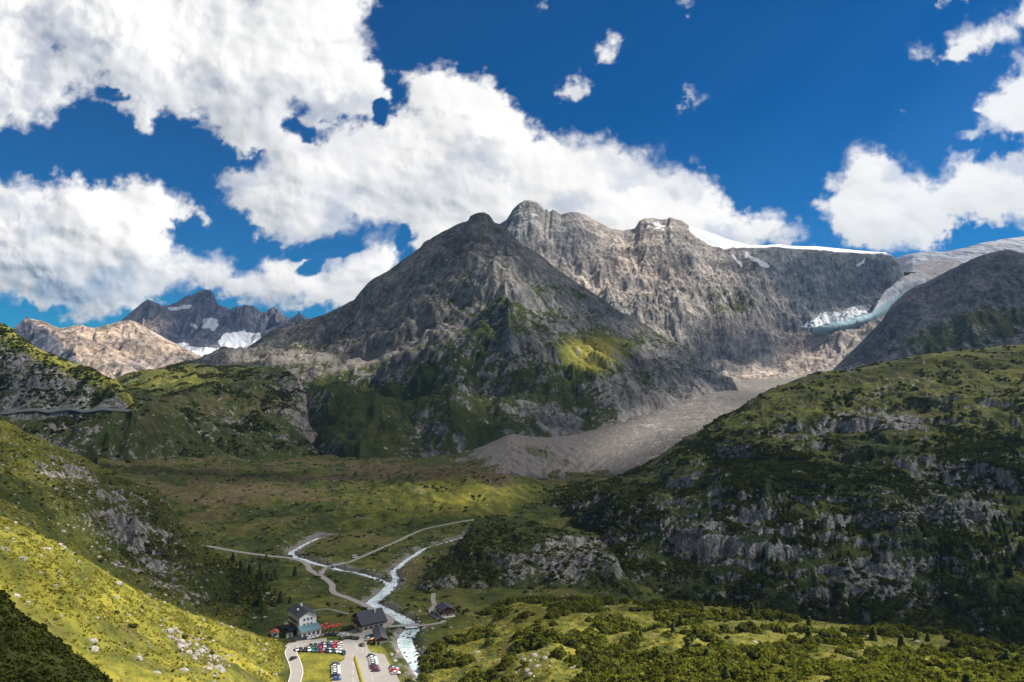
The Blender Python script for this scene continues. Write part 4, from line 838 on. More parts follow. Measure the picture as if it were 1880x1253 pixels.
def build_clouds():
    s = 2.0; us = np.arange(-260, 2160, s); vs = np.arange(780, -130, -s)
    c5 = 10.0; uu, vv = np.meshgrid(np.arange(-270, 2180, c5), np.arange(-150, 800, c5))
    def sdu(x, y):
        return np.maximum.reduce([sdist(x, y, p) for p in CL])
    PXc, PYc = np.meshgrid(us, vs)
    # warp
    wx = 15 * fbm(PXc / 60, PYc / 60, 5, 101) + 5 * fbm(PXc / 12, PYc / 12, 3, 102); wy = 15 * fbm(PXc / 60 + 9, PYc / 60, 5, 103) + 5 * fbm(PXc / 12, PYc / 12 + 5, 3, 104)
    S = sdu(uu, vv)
    def samp(x, y):
        fx = np.clip((x + 270) / c5, 0, S.shape[1] - 1.001); fy = np.clip((y + 150) / c5, 0, S.shape[0] - 1.001)
        i = fx.astype(int); j = fy.astype(int); a = fx - i; b = fy - j
        return (S[j, i] * (1 - a) + S[j, i + 1] * a) * (1 - b) + (S[j + 1, i] * (1 - a) + S[j + 1, i + 1] * a) * b
    sdv = samp(PXc + wx, PYc + wy)
    sd0 = blur2(samp(PXc + 14 * fbm(PXc / 80, PYc / 80, 2, 101), PYc + 14 * fbm(PXc / 80 + 9, PYc / 80, 2, 103)), 4)
    core = np.clip(sdv / 42, -1.2, 1.0)
    for cx, cy, rx, ry, an, st_ in HOLES: core = core - st_ * 1.3 * emask(PXc + wx * .7, PYc + wy * .7, cx, cy, rx, ry, an)
    bil = blur2(np.abs(perlin((PXc + wx) / 75, (PYc + wy) / 60, 105)), 3) * 2.0; bil2 = blur2(np.abs(perlin((PXc + wx) / 30, (PYc + wy) / 26, 106)), 2) * 2.0; bil3 = np.abs(perlin(PXc / 11, PYc / 10, 107))
    fine = fbm(PXc / 28, PYc / 24, 5, 108)
    dens = core + 0.36 * fine + .08 * (bil2 - .5) + .09 * fbm(PXc / 9, PYc / 8, 4, 119)
    veil = sstep(-.2, .5, fbm(PXc / 150, PYc / 110, 3, 118)); lo_ = sstep(0, 1, (np.gradient(blur2(sd0, 3), axis=0)) * .8 + .5)
    al = sstep(-0.02 - .1 * veil, 0.42 + .45 * veil + .25 * (1 - lo_), dens); al = np.clip(al * 1.02, 0, 1)
    al = al * (1 - .34 * sstep(.02, .55, fbm((PXc + wx) / 170, (PYc + wy) / 120, 4, 117, .5)) - .22 * emask(PXc + wx, PYc + wy, 160, 130, 220, 60, 20, .8) - .2 * emask(PXc + wx, PYc + wy, 560, 230, 160, 40, 20, .8) - .18 * emask(PXc, PYc + wy, 150, 500, 260, 40, 8, .8) - .12 * emask(PXc, PYc, 700, 360, 200, 40, 0, .8))  # patches thinned so sky blue stands in for the clouds' grey shading
    body = np.sin(np.clip((sd0 + 25) / 130, 0, 1) * math.pi / 2)
    big = fbm(PXc / 220, PYc / 170, 4, 109)
    b5 = body ** .5
    edge = 1 - np.clip(sd0 / 70, 0, 1)
    relief = blur2(430 * body + 50 * edge * bil * b5, 5) + 240 * big * body + 80 * fbm((PXc + wx) / 150, (PYc + wy) / 115, 2, 110, .3) * b5
    dx, dz = ray(PXc, PYc)
    Yd = np.minimum((21000 - relief) / np.maximum(1 - 0.50 * dx - 0.58 * dz, .16), 110000)
    X, Y, Z = Yd * dx, Yd, CAMZ + Yd * dz
    nv, nu = X.shape
    a4 = np.stack([al, al, al, np.ones_like(al)], -1).reshape(-1, 4)
    keepv = al > 0.002
    keep = keepv[:-1, :-1] | keepv[1:, :-1] | keepv[:-1, 1:] | keepv[1:, 1:]
    F_ = grid_faces(nv, nu, keep)
    used = np.unique(F_); remap = np.full(nv * nu, -1); remap[used] = np.arange(len(used))
    V = np.stack([X.ravel(), Y.ravel(), Z.ravel()], 1)[used]
    me = np_mesh('clouds', V, remap[F_], cloud_mat('cumulus', 0.38), True, {'alpha': a4[used]})
    tag(link(bpy.data.objects.new('clouds', me)), None, None, None, 'structure')
build_clouds()
def fill_cloud_ring():
    """unseen cloud ring added behind and beside the camera for white fill light"""
    az = np.arange(96, 318, 1.0); el = np.arange(86, 2, -1.0); A, E = np.meshgrid(R_(1) * az, R_(1) * el)
    n = fbm(A * 3.2, E * 4.5, 5, 131) + .25; a = sstep(-.15, .35, n) * sstep(96, 108, np.degrees(A)) * sstep(317, 305, np.degrees(A))
    D = 24000 - 1500 * np.sqrt(np.clip(n, 0, 1)) - 400 * fbm(A * 14, E * 18, 4, 132)
    V = np.stack([(D * np.sin(A) * np.cos(E)).ravel(), (D * np.cos(A) * np.cos(E)).ravel(), (CAMZ + D * np.sin(E)).ravel()], 1)
    me = np_mesh('clouds', V, grid_faces(*A.shape), cloud_mat('fill_cloud', 0.3), True, {'alpha': np.repeat(a.ravel()[:, None], 4, 1)})
    tag(link(bpy.data.objects.new('clouds', me)), None, None, None, 'structure')  # unseen clouds, added to bounce white light into the shade
fill_cloud_ring()
# ------------------------------------------------------------------ mesh building helper
class MB:
    def __init__(s): s.v = []; s.f = []
    def add(s, V, F_, M=None):
        o = len(s.v)
        for p in V:
            p = Vector(p); s.v.append(tuple(M @ p if M is not None else p))
        s.f += [tuple(i + o for i in f) for f in F_]; return s
    def box(s, x0, x1, y0, y1, z0, z1, M=None):
        V = [(x, y, z) for z in (z0, z1) for y in (y0, y1) for x in (x0, x1)]
        return s.add(V, [(0, 2, 3, 1), (4, 5, 7, 6), (0, 1, 5, 4), (2, 6, 7, 3), (0, 4, 6, 2), (1, 3, 7, 5)], M)
    def prism(s, prof, y0, y1, M=None):
        """profile (x, z) pushed along y"""
        n = len(prof); V = [(x, y0, z) for x, z in prof] + [(x, y1, z) for x, z in prof]
        return s.add(V, [tuple(range(n)), tuple(range(2 * n - 1, n - 1, -1))] + [(i, i + n, (i + 1) % n + n, (i + 1) % n) for i in range(n)], M)
    def cyl(s, c, r, h, n=10, axis='z', r2=None, M=None):
        r2 = r if r2 is None else r2; V = []
        for k, (rr, hh) in enumerate(((r, 0), (r2, h))):
            for i in range(n):
                a = 2 * math.pi * i / n; p = (rr * math.cos(a), rr * math.sin(a), hh)
                if axis == 'y': p = (p[0], p[2], p[1])
                if axis == 'x': p = (p[2], p[0], p[1])
                V.append((c[0] + p[0], c[1] + p[1], c[2] + p[2]))
        return s.add(V, [tuple(range(n)), tuple(range(2 * n - 1, n - 1, -1))] + [(i, (i + 1) % n, (i + 1) % n + n, i + n) for i in range(n)], M)
    def mesh(s, name, mat, smooth=False, bevel=0):
        me = bpy.data.meshes.new(name); me.from_pydata(s.v, [], s.f)
        bm = bmesh.new(); bm.from_mesh(me); bmesh.ops.recalc_face_normals(bm, faces=bm.faces)
        if bevel: bmesh.ops.bevel(bm, geom=bm.edges[:], offset=bevel, segments=1, affect='EDGES')
        bm.to_mesh(me); bm.free()
        if smooth: me.polygons.foreach_set('use_smooth', [True] * len(me.polygons))
        me.materials.append(mat); return me
    def build(s, name, mat, parent=None, smooth=False, bevel=0):
        return link(bpy.data.objects.new(name, s.mesh(name, mat, smooth, bevel)), parent)
def plain(name, col, rough=0.8, var=0.15, scale=1.0, spec=0.3, metal=0.0, coat=0.0):
    t = NT(name); P = t.n('TexCoord').outputs['Object']; n1 = t.noise(P, scale, 5, .6)
    c = t.mix(n1, tuple(q * (1 - var) for q in col) + (1,), tuple(min(1, q * (1 + var)) for q in col) + (1,))
    return t.surf(c, rough, n1 if var > .05 else None, .15, .05, spec, Metallic=metal, Coat_Weight=coat)
def boards(name, col, pitch, axis=0):
    t = NT(name); P = t.n('TexCoord').outputs['Object']; sep = t.n('SeparateXYZ'); t.set(sep.inputs[0], P)
    fr = t.math('FRACT', t.math('DIVIDE', sep.outputs[axis], pitch)); gap = t.mapr(fr, 0.0, 0.12, 0.45, 1.0)
    n1 = t.noise(P, 2.5, 5, .65); c = t.mix(n1, tuple(q * .65 for q in col) + (1,), tuple(q * 1.3 for q in col) + (1,))
    return t.surf(t.mix(1.0, c, gap, 'MULTIPLY'), .85, gap, .3, .05, .15)
m_white = plain('white_render', (.74, .75, .76), .85, .06, .6); m_cream = plain('cream_render', (.62, .56, .46), .85, .12, .6)
m_slate = boards('slate_roof', (.062, .066, .082), .55, 2); m_teal = boards('blue_green_sheet_roof', (.10, .19, .23), .6, 0)
m_wood = boards('dark_timber', (.055, .034, .022), .3, 2); m_wood2 = boards('brown_timber', (.13, .065, .035), .3, 2)
m_pane = plain('window_pane', (.02, .025, .03), .12, .0, 1, .6); m_frame = plain('window_frame', (.55, .54, .52), .6, .05)
m_red = plain('red_canvas', (.58, .045, .05), .8, .1); m_rr = boards('red_tile_roof', (.36, .09, .06), .4, 2)
m_conc = plain('concrete', (.33, .32, .30), .9, .2, 1.2); m_metal = plain('grey_metal', (.3, .31, .32), .5, .1, 1, .4, .6)
m_stone = plain('pale_masonry', (.44, .41, .37), .9, .35, .8); m_panel = plain('solar_panel', (.03, .04, .08), .2, .02, 1, .6)
def asphalt(name, a, b):
    t = NT(name); P = t.pos(); n1 = t.noise(P, .22, 6, .65); n2 = t.noise(P, 2.2, 4, .6); n3 = t.noise(P, .05, 3, .5)
    c = t.mix(t.math('ADD', t.math('MULTIPLY', n1, .6), t.math('MULTIPLY', n3, .4)), (*a, 1), (*b, 1))
    c = t.mix(t.mapr(n2, .55, .75), c, t.mix(1.0, c, (.78, .76, .73, 1), 'MULTIPLY')); return t.surf(c, .92, n2, .2, .05, .15)
m_asph = asphalt('worn_asphalt', (.20, .19, .185), (.36, .33, .305)); m_grav = asphalt('gravel_track', (.19, .18, .16), (.33, .31, .28))
m_line = plain('faded_line_paint', (.62, .60, .55), .8, .15, .5)

# ------------------------------------------------------------------ roads, car park, streams
def ribbon(name, P, half, dz, mat, kind='structure', n=5, zf=None, off=0.0, parent=None):
    P = np.array(P); T = np.gradient(P, axis=0); T /= np.linalg.norm(T, axis=1)[:, None] + 1e-9; N = np.stack([-T[:, 1], T[:, 0]], 1)
    h = half if np.ndim(half) else np.full(len(P), half)
    s = np.linspace(-1, 1, n); X = P[:, 0:1] + N[:, 0:1] * (s * h[:, None] + off); Y = P[:, 1:2] + N[:, 1:2] * (s * h[:, None] + off)
    Z = (zf or zbase)(X, Y) + dz
    me = np_mesh(name, np.stack([X.ravel(), Y.ravel(), Z.ravel()], 1), grid_faces(len(P), n), mat, True)
    o = link(bpy.data.objects.new(name, me), parent)
    if kind: tag(o, None, None, None, kind)
    return o
for i, (k, (pp, wd)) in enumerate(ROADS.items()):
    nm = {'valley_road': 'valley_road', 'side_road': 'side_road', 'access_road': 'access_road', 'lane': 'lane', 'footpath': 'footpath'}[k]
    P = WR[k]; half = wd / 2 + .12 * fbm(np.arange(len(P)) / 5.0, np.zeros(len(P)) + i, 3, 140)
    o = ribbon(nm, P, half, 0.16 + .012 * i, m_asph if k in ('valley_road', 'access_road') else m_grav)
    if k == 'access_road':
        for sg in (-1, 1): ribbon('edge_line', P, .14, .24, m_line, 'structure', 2, None, sg * (wd / 2 - .25), o)
def polysheet(name, poly, dz, mat):
    bm = bmesh.new(); pts = []
    for (a, b) in zip(poly, poly[1:] + poly[:1]):
        k = max(1, int(math.dist(a, b) / 4))
        for j in range(k):
            t = j / k; pts.append((a[0] + (b[0] - a[0]) * t, a[1] + (b[1] - a[1]) * t))
    vs = [bm.verts.new((x, y, float(zbase(np.array(x), np.array(y))) + dz)) for x, y in pts]
    f = bm.faces.new(vs); bmesh.ops.triangulate(bm, faces=[f]); bmesh.ops.recalc_face_normals(bm, faces=bm.faces)
    me = bpy.data.meshes.new(name); bm.to_mesh(me); bm.free(); me.materials.append(mat)
    o = link(bpy.data.objects.new(name, me)); tag(o, None, None, None, 'structure'); return o
lot = polysheet('car_park', LOTW, 0.11, m_asph)
m_turf = terrain_mat('verge_turf', .6)
def wp(px, py): return vground(px, py)[:2]
# grass strip down the middle of the car park (raised) and pale lines
strip = wpath([(651,1206),(655,1220),(659,1235),(664,1253),(668,1275)], 1.5)
def strip_mesh():
    P = strip; T = np.gradient(P, axis=0); T /= np.linalg.norm(T, axis=1)[:, None]; N = np.stack([-T[:, 1], T[:, 0]], 1); n = 7; s = np.linspace(-1, 1, n)
    hw = .95 * sstep(-1, 3, np.arange(len(P))) ; X = P[:, 0:1] + N[:, 0:1] * s * hw[:, None]; Y = P[:, 1:2] + N[:, 1:2] * s * hw[:, None]
    Z = 57.1 + .55 * (1 - s ** 2)[None, :] + .1 * fbm(X, Y, 2, 3); nn = X.size
    ma = np.tile([-.3, .85, 0, 0.0], (nn, 1)); mb = np.tile([0, 0, .5, 1.0], (nn, 1))
    o = link(bpy.data.objects.new('grass_strip', np_mesh('grass_strip', np.stack([X.ravel(), Y.ravel(), Z.ravel()], 1), grid_faces(len(P), n), m_turf, True, {'ma': ma, 'mb': mb})))
    tag(o, None, None, None, 'structure')
strip_mesh()
for a, b in (((648,1201),(648,1275)), ((672,1196),(690,1275)), ((662,1185),(668,1202))):
    pp = [(a[0] + (b[0] - a[0]) * t, a[1] + (b[1] - a[1]) * t) for t in np.linspace(0, 1, 6)]
    for q in range(5):
        ribbon('parking_line', wpath([pp[q], ((pp[q][0] * .4 + pp[q + 1][0] * .6), (pp[q][1] * .4 + pp[q + 1][1] * .6))], 2), .09, .19, m_line, 'structure', 2, None, 0, lot)
ribbon('parking_line', wpath([(545,1187),(565,1182),(600,1178),(640,1178),(652,1183),(655,1193)], 2), .1, .185, m_line, 'structure', 2, None, 0, lot)
def water_mat():
    t = NT('glacial_water'); P = t.pos(); n1 = t.noise(P, .7, 7, .7, 1.2); n2 = t.noise(P, .12, 4, .6); n3 = t.noise(P, 3.0, 4, .6)
    foam = t.mapr(t.math('ADD', t.math('MULTIPLY', n1, .7), t.math('MULTIPLY', n2, .3)), .40, .60)
    c = t.mix(foam, (.27, .40, .43, 1), (.74, .79, .82, 1)); return t.surf(c, t.mapr(foam, 0, 1, .25, .7), t.math('ADD', n1, t.math('MULTIPLY', n3, .3)), .5, .5, .4)
m_water = water_mat()
for k, (pp, wd) in PATHS.items():
    P = WP[k]; half = (wd / 2 + (1.6 if k == 'river' else .5)) * (1 + .22 * fbm(np.arange(len(P)) / 9.0, np.zeros(len(P)), 3, 150)) 
    ribbon('river' if k == 'river' else 'stream', P, half, -1.35 + (.03 if k == 'river' else 0), m_water, 'structure', 7)

# ---- pass road high on the left, with its retaining wall
LS = LAYERS['rocky_spur']
PR = []
for px in np.arange(-200, 246, 6):
    j = int(np.searchsorted(LS.u, px)); col = slice(0, 30); k = np.argmin(np.abs(LS.V[:, j] - 2.0)); PR.append((LS.X[k, j], LS.Y[k, j], LS.Z[k, j]))
PR = np.array(PR); PR[:, 2] = smooth1(PR[:, 2], 3)
n = len(PR); V = []; 
for q in PR: V += [(q[0], q[1] - 5.5, q[2] + .9), (q[0], q[1] - 2, q[2] + .95), (q[0], q[1] + 2, q[2] + .9)]
o = link(bpy.data.objects.new('pass_road', np_mesh('pass_road', V, grid_faces(n, 3), m_grav, False))); tag(o, None, None, None, 'structure')
mb_ = MB(); V = []
for q, h in zip(PR, np.random.default_rng(3).random(n)): V += [(q[0], q[1] - 6.4, q[2] - 3.0), (q[0], q[1] - 6.2, q[2] + 1.2 + .6 * h), (q[0], q[1] - 5.6, q[2] + 1.2 + .6 * h), (q[0], q[1] - 5.5, q[2] - 3.0)]
Fq = grid_faces(n, 4); o = link(bpy.data.objects.new('retaining_wall', np_mesh('retaining_wall', V, Fq, m_stone, False)))
tag(o, 'long pale stone retaining wall carrying the pass road along the foot of the left spur', 'retaining wall')

# ------------------------------------------------------------------ buildings
def window(parent, M, w_, h_, z0, cx, facing='y', d=0.06):
    """recess-free window: frame with pane as sub-part. M maps local wall coords (x along wall, y outwards) to the building"""
    fr = MB(); t = .12
    for a in ((cx - w_ / 2 - t, cx - w_ / 2, z0 - t, z0 + h_ + t), (cx + w_ / 2, cx + w_ / 2 + t, z0 - t, z0 + h_ + t), (cx - w_ / 2, cx + w_ / 2, z0 - t, z0), (cx - w_ / 2, cx + w_ / 2, z0 + h_, z0 + h_ + t), (cx - .04, cx + .04, z0, z0 + h_)):
        fr.box(a[0], a[1], -.02, d + .04, a[2], a[3], M)
    f = fr.build('window', m_frame, parent); MB().box(cx - w_ / 2, cx + w_ / 2, -.05, d, z0, z0 + h_, M).build('pane', m_pane, f)
def wallM(ox, oy, ang):   # local x along wall, local y outward normal
    return Matrix.Translation((ox, oy, 0)) @ Matrix.Rotation(ang, 4, 'Z')
def gable_house(root, L_, W_, H_, rise, wallmat, roofmat, over=.6, thick=.28, uppermat=None, split=None):
    """ridge along local y (0..L_), gable walls at y=0 and y=L_, width W_ in x centred"""
    if split:
        MB().box(-W_ / 2, W_ / 2, 0, L_, -1.5, split).build('wall', wallmat, root)
        MB().prism([(-W_ / 2 - .1, split), (W_ / 2 + .1, split), (W_ / 2 + .1, H_), (0, H_ + rise), (-W_ / 2 - .1, H_)], -.1, L_ + .1).build('upper_wall', uppermat, root)
    else:
        MB().prism([(-W_ / 2, -1.5), (W_ / 2, -1.5), (W_ / 2, H_), (0, H_ + rise), (-W_ / 2, H_)], 0, L_).build('wall', wallmat, root)
    k = rise / (W_ / 2); e = W_ / 2 + over; rf = MB()
    rf.prism([(-e, H_ - over * k + .02), (0, H_ + rise + .02), (e, H_ - over * k + .02), (e, H_ - over * k + thick), (0, H_ + rise + thick + .05), (-e, H_ - over * k + thick)], -over, L_ + over)
    return rf.build('roof', roofmat, root)
def hotel():
    x, y, z = vground(565, 1166); r = empty('hotel', (x, y, 57.1), R_(38))
    tag(r, 'tall white hotel with grey gabled roof and blue-green roofed annexe at the car park', 'hotel')
    rf = gable_house(r, 17, 9.8, 10.4, 2.4, m_white, m_slate, .7)
    MB().box(-.5, .5, 10, 11, 12, 14.4).build('chimney', m_white, rf); MB().box(-3.6, -2.6, 7, 8, 12.0, 13.0).build('dormer', m_white, rf)
    F0 = wallM(0, 0, math.pi)
    for zz in (5.0, 7.9):
        for cx in (-2.1, 0, 2.1): window(r, F0, 1.0, 1.35, zz, cx)
    Lw = wallM(-4.8, 7.5, math.pi / 2)
    for zz in (1.2, 4.6, 7.6):
        for cx in (-5.5, -2.8, 0, 2.8, 5.5): window(r, Lw, 1.0, 1.3, zz, cx)
    bl = MB()
    for zz in (3.9, 6.9): bl.box(-6.2, -4.81, 1.5, 13.5, zz, zz + .18); bl.box(-6.2, -6.1, 1.5, 13.5, zz + .18, zz + 1.1)
    bl.build('balcony', m_wood2, r)
    MB().prism([(-5.6, -1.5), (5.4, -1.5), (5.4, 3.7), (-5.6, 3.7)], -5.4, -.01).build('annexe_wall', m_white, r)
    a = MB(); a.add([(-6.1, -6.0, 3.75), (5.9, -6.0, 3.75), (5.9, -.02, 5.3), (-6.1, -.02, 5.3), (-6.1, -6.0, 3.95), (5.9, -6.0, 3.95), (5.9, -.02, 5.5), (-6.1, -.02, 5.5)], [(0, 3, 2, 1), (4, 5, 6, 7), (0, 1, 5, 4), (2, 3, 7, 6), (1, 2, 6, 5), (0, 4, 7, 3)])
    a.add([(-5.6, -5.4, 3.7), (-5.6, -.02, 3.7), (-5.6, -.02, 5.2), (5.4, -5.4, 3.7), (5.4, -.02, 3.7), (5.4, -.02, 5.2)], [(0, 1, 2), (3, 5, 4)]); a.build('annexe_roof', m_teal, r)
    A0 = wallM(0, -5.4, math.pi)
    for cx in (-3.9, -1.3, 1.3, 3.9): window(r, A0, 1.5, 2.0, .9, cx)
    window(r, wallM(5.4, -2.7, -math.pi / 2), 1.5, 2.0, .9, 0)
    MB().box(-5.86, -5.61, -3.6, -2.5, -.2, 2.1).build('door', m_wood2, r)
    MB().box(-8.6, -5.9, 3, 12, -1.5, 2.9).build('side_wing', m_wood, r)
    rr = MB().prism([(-9.0, 2.7), (-5.3, 3.5), (-5.3, 3.7), (-9.0, 2.92)], 2.6, 12.4).build('side_wing_roof', m_slate, r)
hotel()
def chalet():
    x, y, z = vground(657, 1156); r = empty('chalet', (x, y, 57.0), R_(-56))
    tag(r, 'large dark timber chalet with broad grey roof and cream ground floor right of the hotel', 'chalet')
    rf = gable_house(r, 13.5, 14.0, 4.6, 4.3, m_cream, m_slate, 1.3, .3, m_wood, 2.9)
    rf.parent = r
    MB().box(1.5, 2.4, 9, 9.9, 6.5, 9.6).build('chimney', m_cream, rf)
    F0 = wallM(0, -.1, math.pi)
    for cx in (-4.4, -1.5, 1.5, 4.4): window(r, F0, 1.2, 1.2, 3.6, cx)
    for cx in (-1.2, 1.2): window(r, F0, 1.0, 1.1, 6.0, cx)
    Rw = wallM(7.0, 6.75, -math.pi / 2)
    for cx in (-4.6, -1.6, 1.6, 4.6): window(r, Rw, 1.5, 1.4, .9, cx)
    MB().box(-7.0, 7.0, -1.5, -.12, 2.7, 2.9).box(-7.0, 7.0, -1.5, -1.4, 2.9, 3.8).build('balcony', m_wood2, r)
    for cx in (-6.6, -2.2, 2.2, 6.6): MB().box(cx - .12, cx + .12, -1.42, -1.2, -1.2, 2.7).build('post', m_wood2, r)
    MB().box(-.6, .6, -.1, .06, 0, 2.1).build('door', m_wood2, r)
chalet()
def shed():
    x, y, z = vground(700, 1184); r = empty('shed', (x, y, 57.0), R_(16))
    tag(r, 'long low shed with dark roof and white end wall facing the lower car park', 'shed')
    gable_house(r, 17, 6.0, 2.7, 1.5, m_white, m_slate, .6, .22, m_wood2, 1.9)
    MB().box(-2.2, -1.0, -.14, .02, -.2, 1.7).build('door', m_wood, r)
    Lw = wallM(-3.1, 8.5, math.pi / 2)
    for cx in (-5, -1.5, 2, 5.5): window(r, Lw, 1.0, .8, 1.0, cx)
shed()
def hut():
    x, y, z = vground(822, 1134); r = empty('hut', (x, y, z - .3), R_(24))
    tag(r, 'brown timber farm hut with stone base on the green by the rocky knob', 'hut')
    rf = gable_house(r, 9.5, 8.6, 4.6, 2.1, m_stone, m_slate, .9, .25, m_wood2, 2.4)
    MB().add([(-3.6, 2.0, 6.1 - .9), (-1.2, 2.0, 6.1 + .28), (-1.2, 5.6, 6.1 + .28), (-3.6, 5.6, 6.1 - .9)], [(0, 1, 2, 3)]).build('solar_panel', m_panel, rf)
    F0 = wallM(0, -.1, math.pi)
    for cx in (-2.4, 0, 2.4): window(r, F0, .9, .9, 3.2, cx)
    window(r, wallM(-4.4, 4.7, math.pi / 2), .9, .9, 3.0, 0)
    MB().box(-4.4, 4.4, -2.6, -.12, -1.2, 1.2).build('terrace', m_stone, r)
    MB().box(-.5, .5, -.1, .06, 0, 2.2).build('door', m_wood, r)
hut()
def kiosk():
    x, y, z = vground(505, 1171); z = max(z, LAYERS['near_meadow'].Z.min()); gx, gy, gz = at(LAYERS['near_cliffs'], 505, 1168)
    r = empty('kiosk', (x, y, z + .2), R_(25)); tag(r, 'small white kiosk with red roof at the foot of the left slope', 'kiosk')
    gable_house(r, 3.6, 3.6, 2.5, 1.0, m_white, m_rr, .5, .15)
    MB().box(-1.1, 1.1, -.08, .05, 1.0, 1.9).build('hatch', m_pane, r)
kiosk()
def toilet_block():
    x, y, z = vground(532, 1171); r = empty('store_cabin', (x, y, z), R_(25)); tag(r, 'low white store cabin in the shade left of the hotel annexe', 'cabin')
    MB().box(-1.7, 1.7, 0, 3, -1, 2.5).build('wall', m_white, r); MB().box(-2, 2, -.3, 3.3, 2.51, 2.75).build('roof', m_slate, r); MB().box(-.5, .5, -.05, .04, 0, 2.0).build('door', m_metal, r)
toilet_block()
# parasols of the hotel terrace
def parasol(px, py, k, label):
    x, y, z = vground(px, py + 3); r = empty('parasol', (x, y, 57.1), k); tag(r, label, 'parasol', 'red parasols on the hotel terrace')
    MB().cyl((0, 0, 0), .3, .08, 10).build('base', m_conc, r); MB().cyl((0, 0, .08), .035, 2.5, 6).build('pole', m_metal, r)
    c = MB(); n_ = 8; V = [(0, 0, 2.95)] + [(1.25 * math.cos(math.pi / 4 * i), 1.25 * math.sin(math.pi / 4 * i), 2.25) for i in range(n_)] + [(1.25 * math.cos(math.pi / 4 * i), 1.25 * math.sin(math.pi / 4 * i), 2.05) for i in range(n_)]
    c.add(V, [(0, 1 + i, 1 + (i + 1) % n_) for i in range(n_)] + [(1 + i, 9 + i, 9 + (i + 1) % n_, 1 + (i + 1) % n_) for i in range(n_)]); c.build('canopy', m_red, r)
PL = ['red parasol standing beside the annexe of the white hotel', 'red parasol just behind the one next to the hotel annexe', 'red parasol in the middle of the hotel terrace', 'red parasol at the back of the terrace under the grassy bank', 'red parasol in front of the group near the parked cars', 'red parasol fourth along the terrace from the hotel', 'red parasol second from the chalet end of the terrace', 'red parasol nearest the dark chalet']
for i, (px, py) in enumerate([(583,1160),(590,1155),(595,1159),(598,1152),(603,1157),(609,1155),(616,1156),(623,1153)]): parasol(px, py, i * .3, PL[i])
# terrace tables
def table(px, py, label):
    x, y, z = vground(px, py + 3); r = empty('table', (x, y, 57.1), px); tag(r, label, 'table', 'terrace tables')
    MB().box(-.9, .9, -.4, .4, .7, .76).build('tabletop', m_wood2, r)
    for sx in (-.8, .8): MB().box(sx - .04, sx + .04, -.3, .3, 0, .7).build('leg', m_metal, r)
    for sy in (-.8, .8): MB().box(-.9, .9, sy - .15, sy + .15, .4, .45).box(-.8, -.7, sy - .1, sy + .1, 0, .4).box(.7, .8, sy - .1, sy + .1, 0, .4).build('bench', m_wood2, r)
for i, (px, py) in enumerate([(590,1163),(602,1161),(610,1160),(618,1160)]): table(px, py, ['wooden picnic table nearest the hotel annexe', 'wooden picnic table between the two parasol groups', 'wooden picnic table in front of the chalet-side parasols', 'wooden picnic table closest to the dark chalet'][i])
# bridges
def bridge(a, b, wdt, name, label, up=.9):
    A = Vector(a); B = Vector(b); L_ = (B - A).length; ang = math.atan2(B.y - A.y, B.x - A.x)
    r = empty(name, tuple(A), ang); tag(r, label, 'bridge')
    MB().box(-1, L_ + 1, -wdt / 2, wdt / 2, up - .35, up).build('deck', m_conc, r)
    for s_ in (-1, 1):
        m = MB().box(-1, L_ + 1, s_ * wdt / 2 - .05, s_ * wdt / 2 + .05, up + .95, up + 1.05).box(-1, L_ + 1, s_ * wdt / 2 - .03, s_ * wdt / 2 + .03, up + .5, up + .56)
        for q in np.arange(-1, L_ + 1.01, 2.2): m.box(q - .05, q + .05, s_ * wdt / 2 - .05, s_ * wdt / 2 + .05, up, up + .95)
        m.build('railing', m_metal, r)
    for q in (-1.2, L_ + .2): MB().box(q, q + 1, -wdt / 2 - .2, wdt / 2 + .2, -4, up - .36).build('abutment', m_stone, r)
bridge(vground(716, 1153), vground(766, 1150), 3.4, 'bridge', 'long narrow bridge over the white river leading to the brown hut')
bridge(vground(613, 1039), vground(632, 1035), 4.6, 'road_bridge', 'short road bridge crossing the upper left stream', .5)

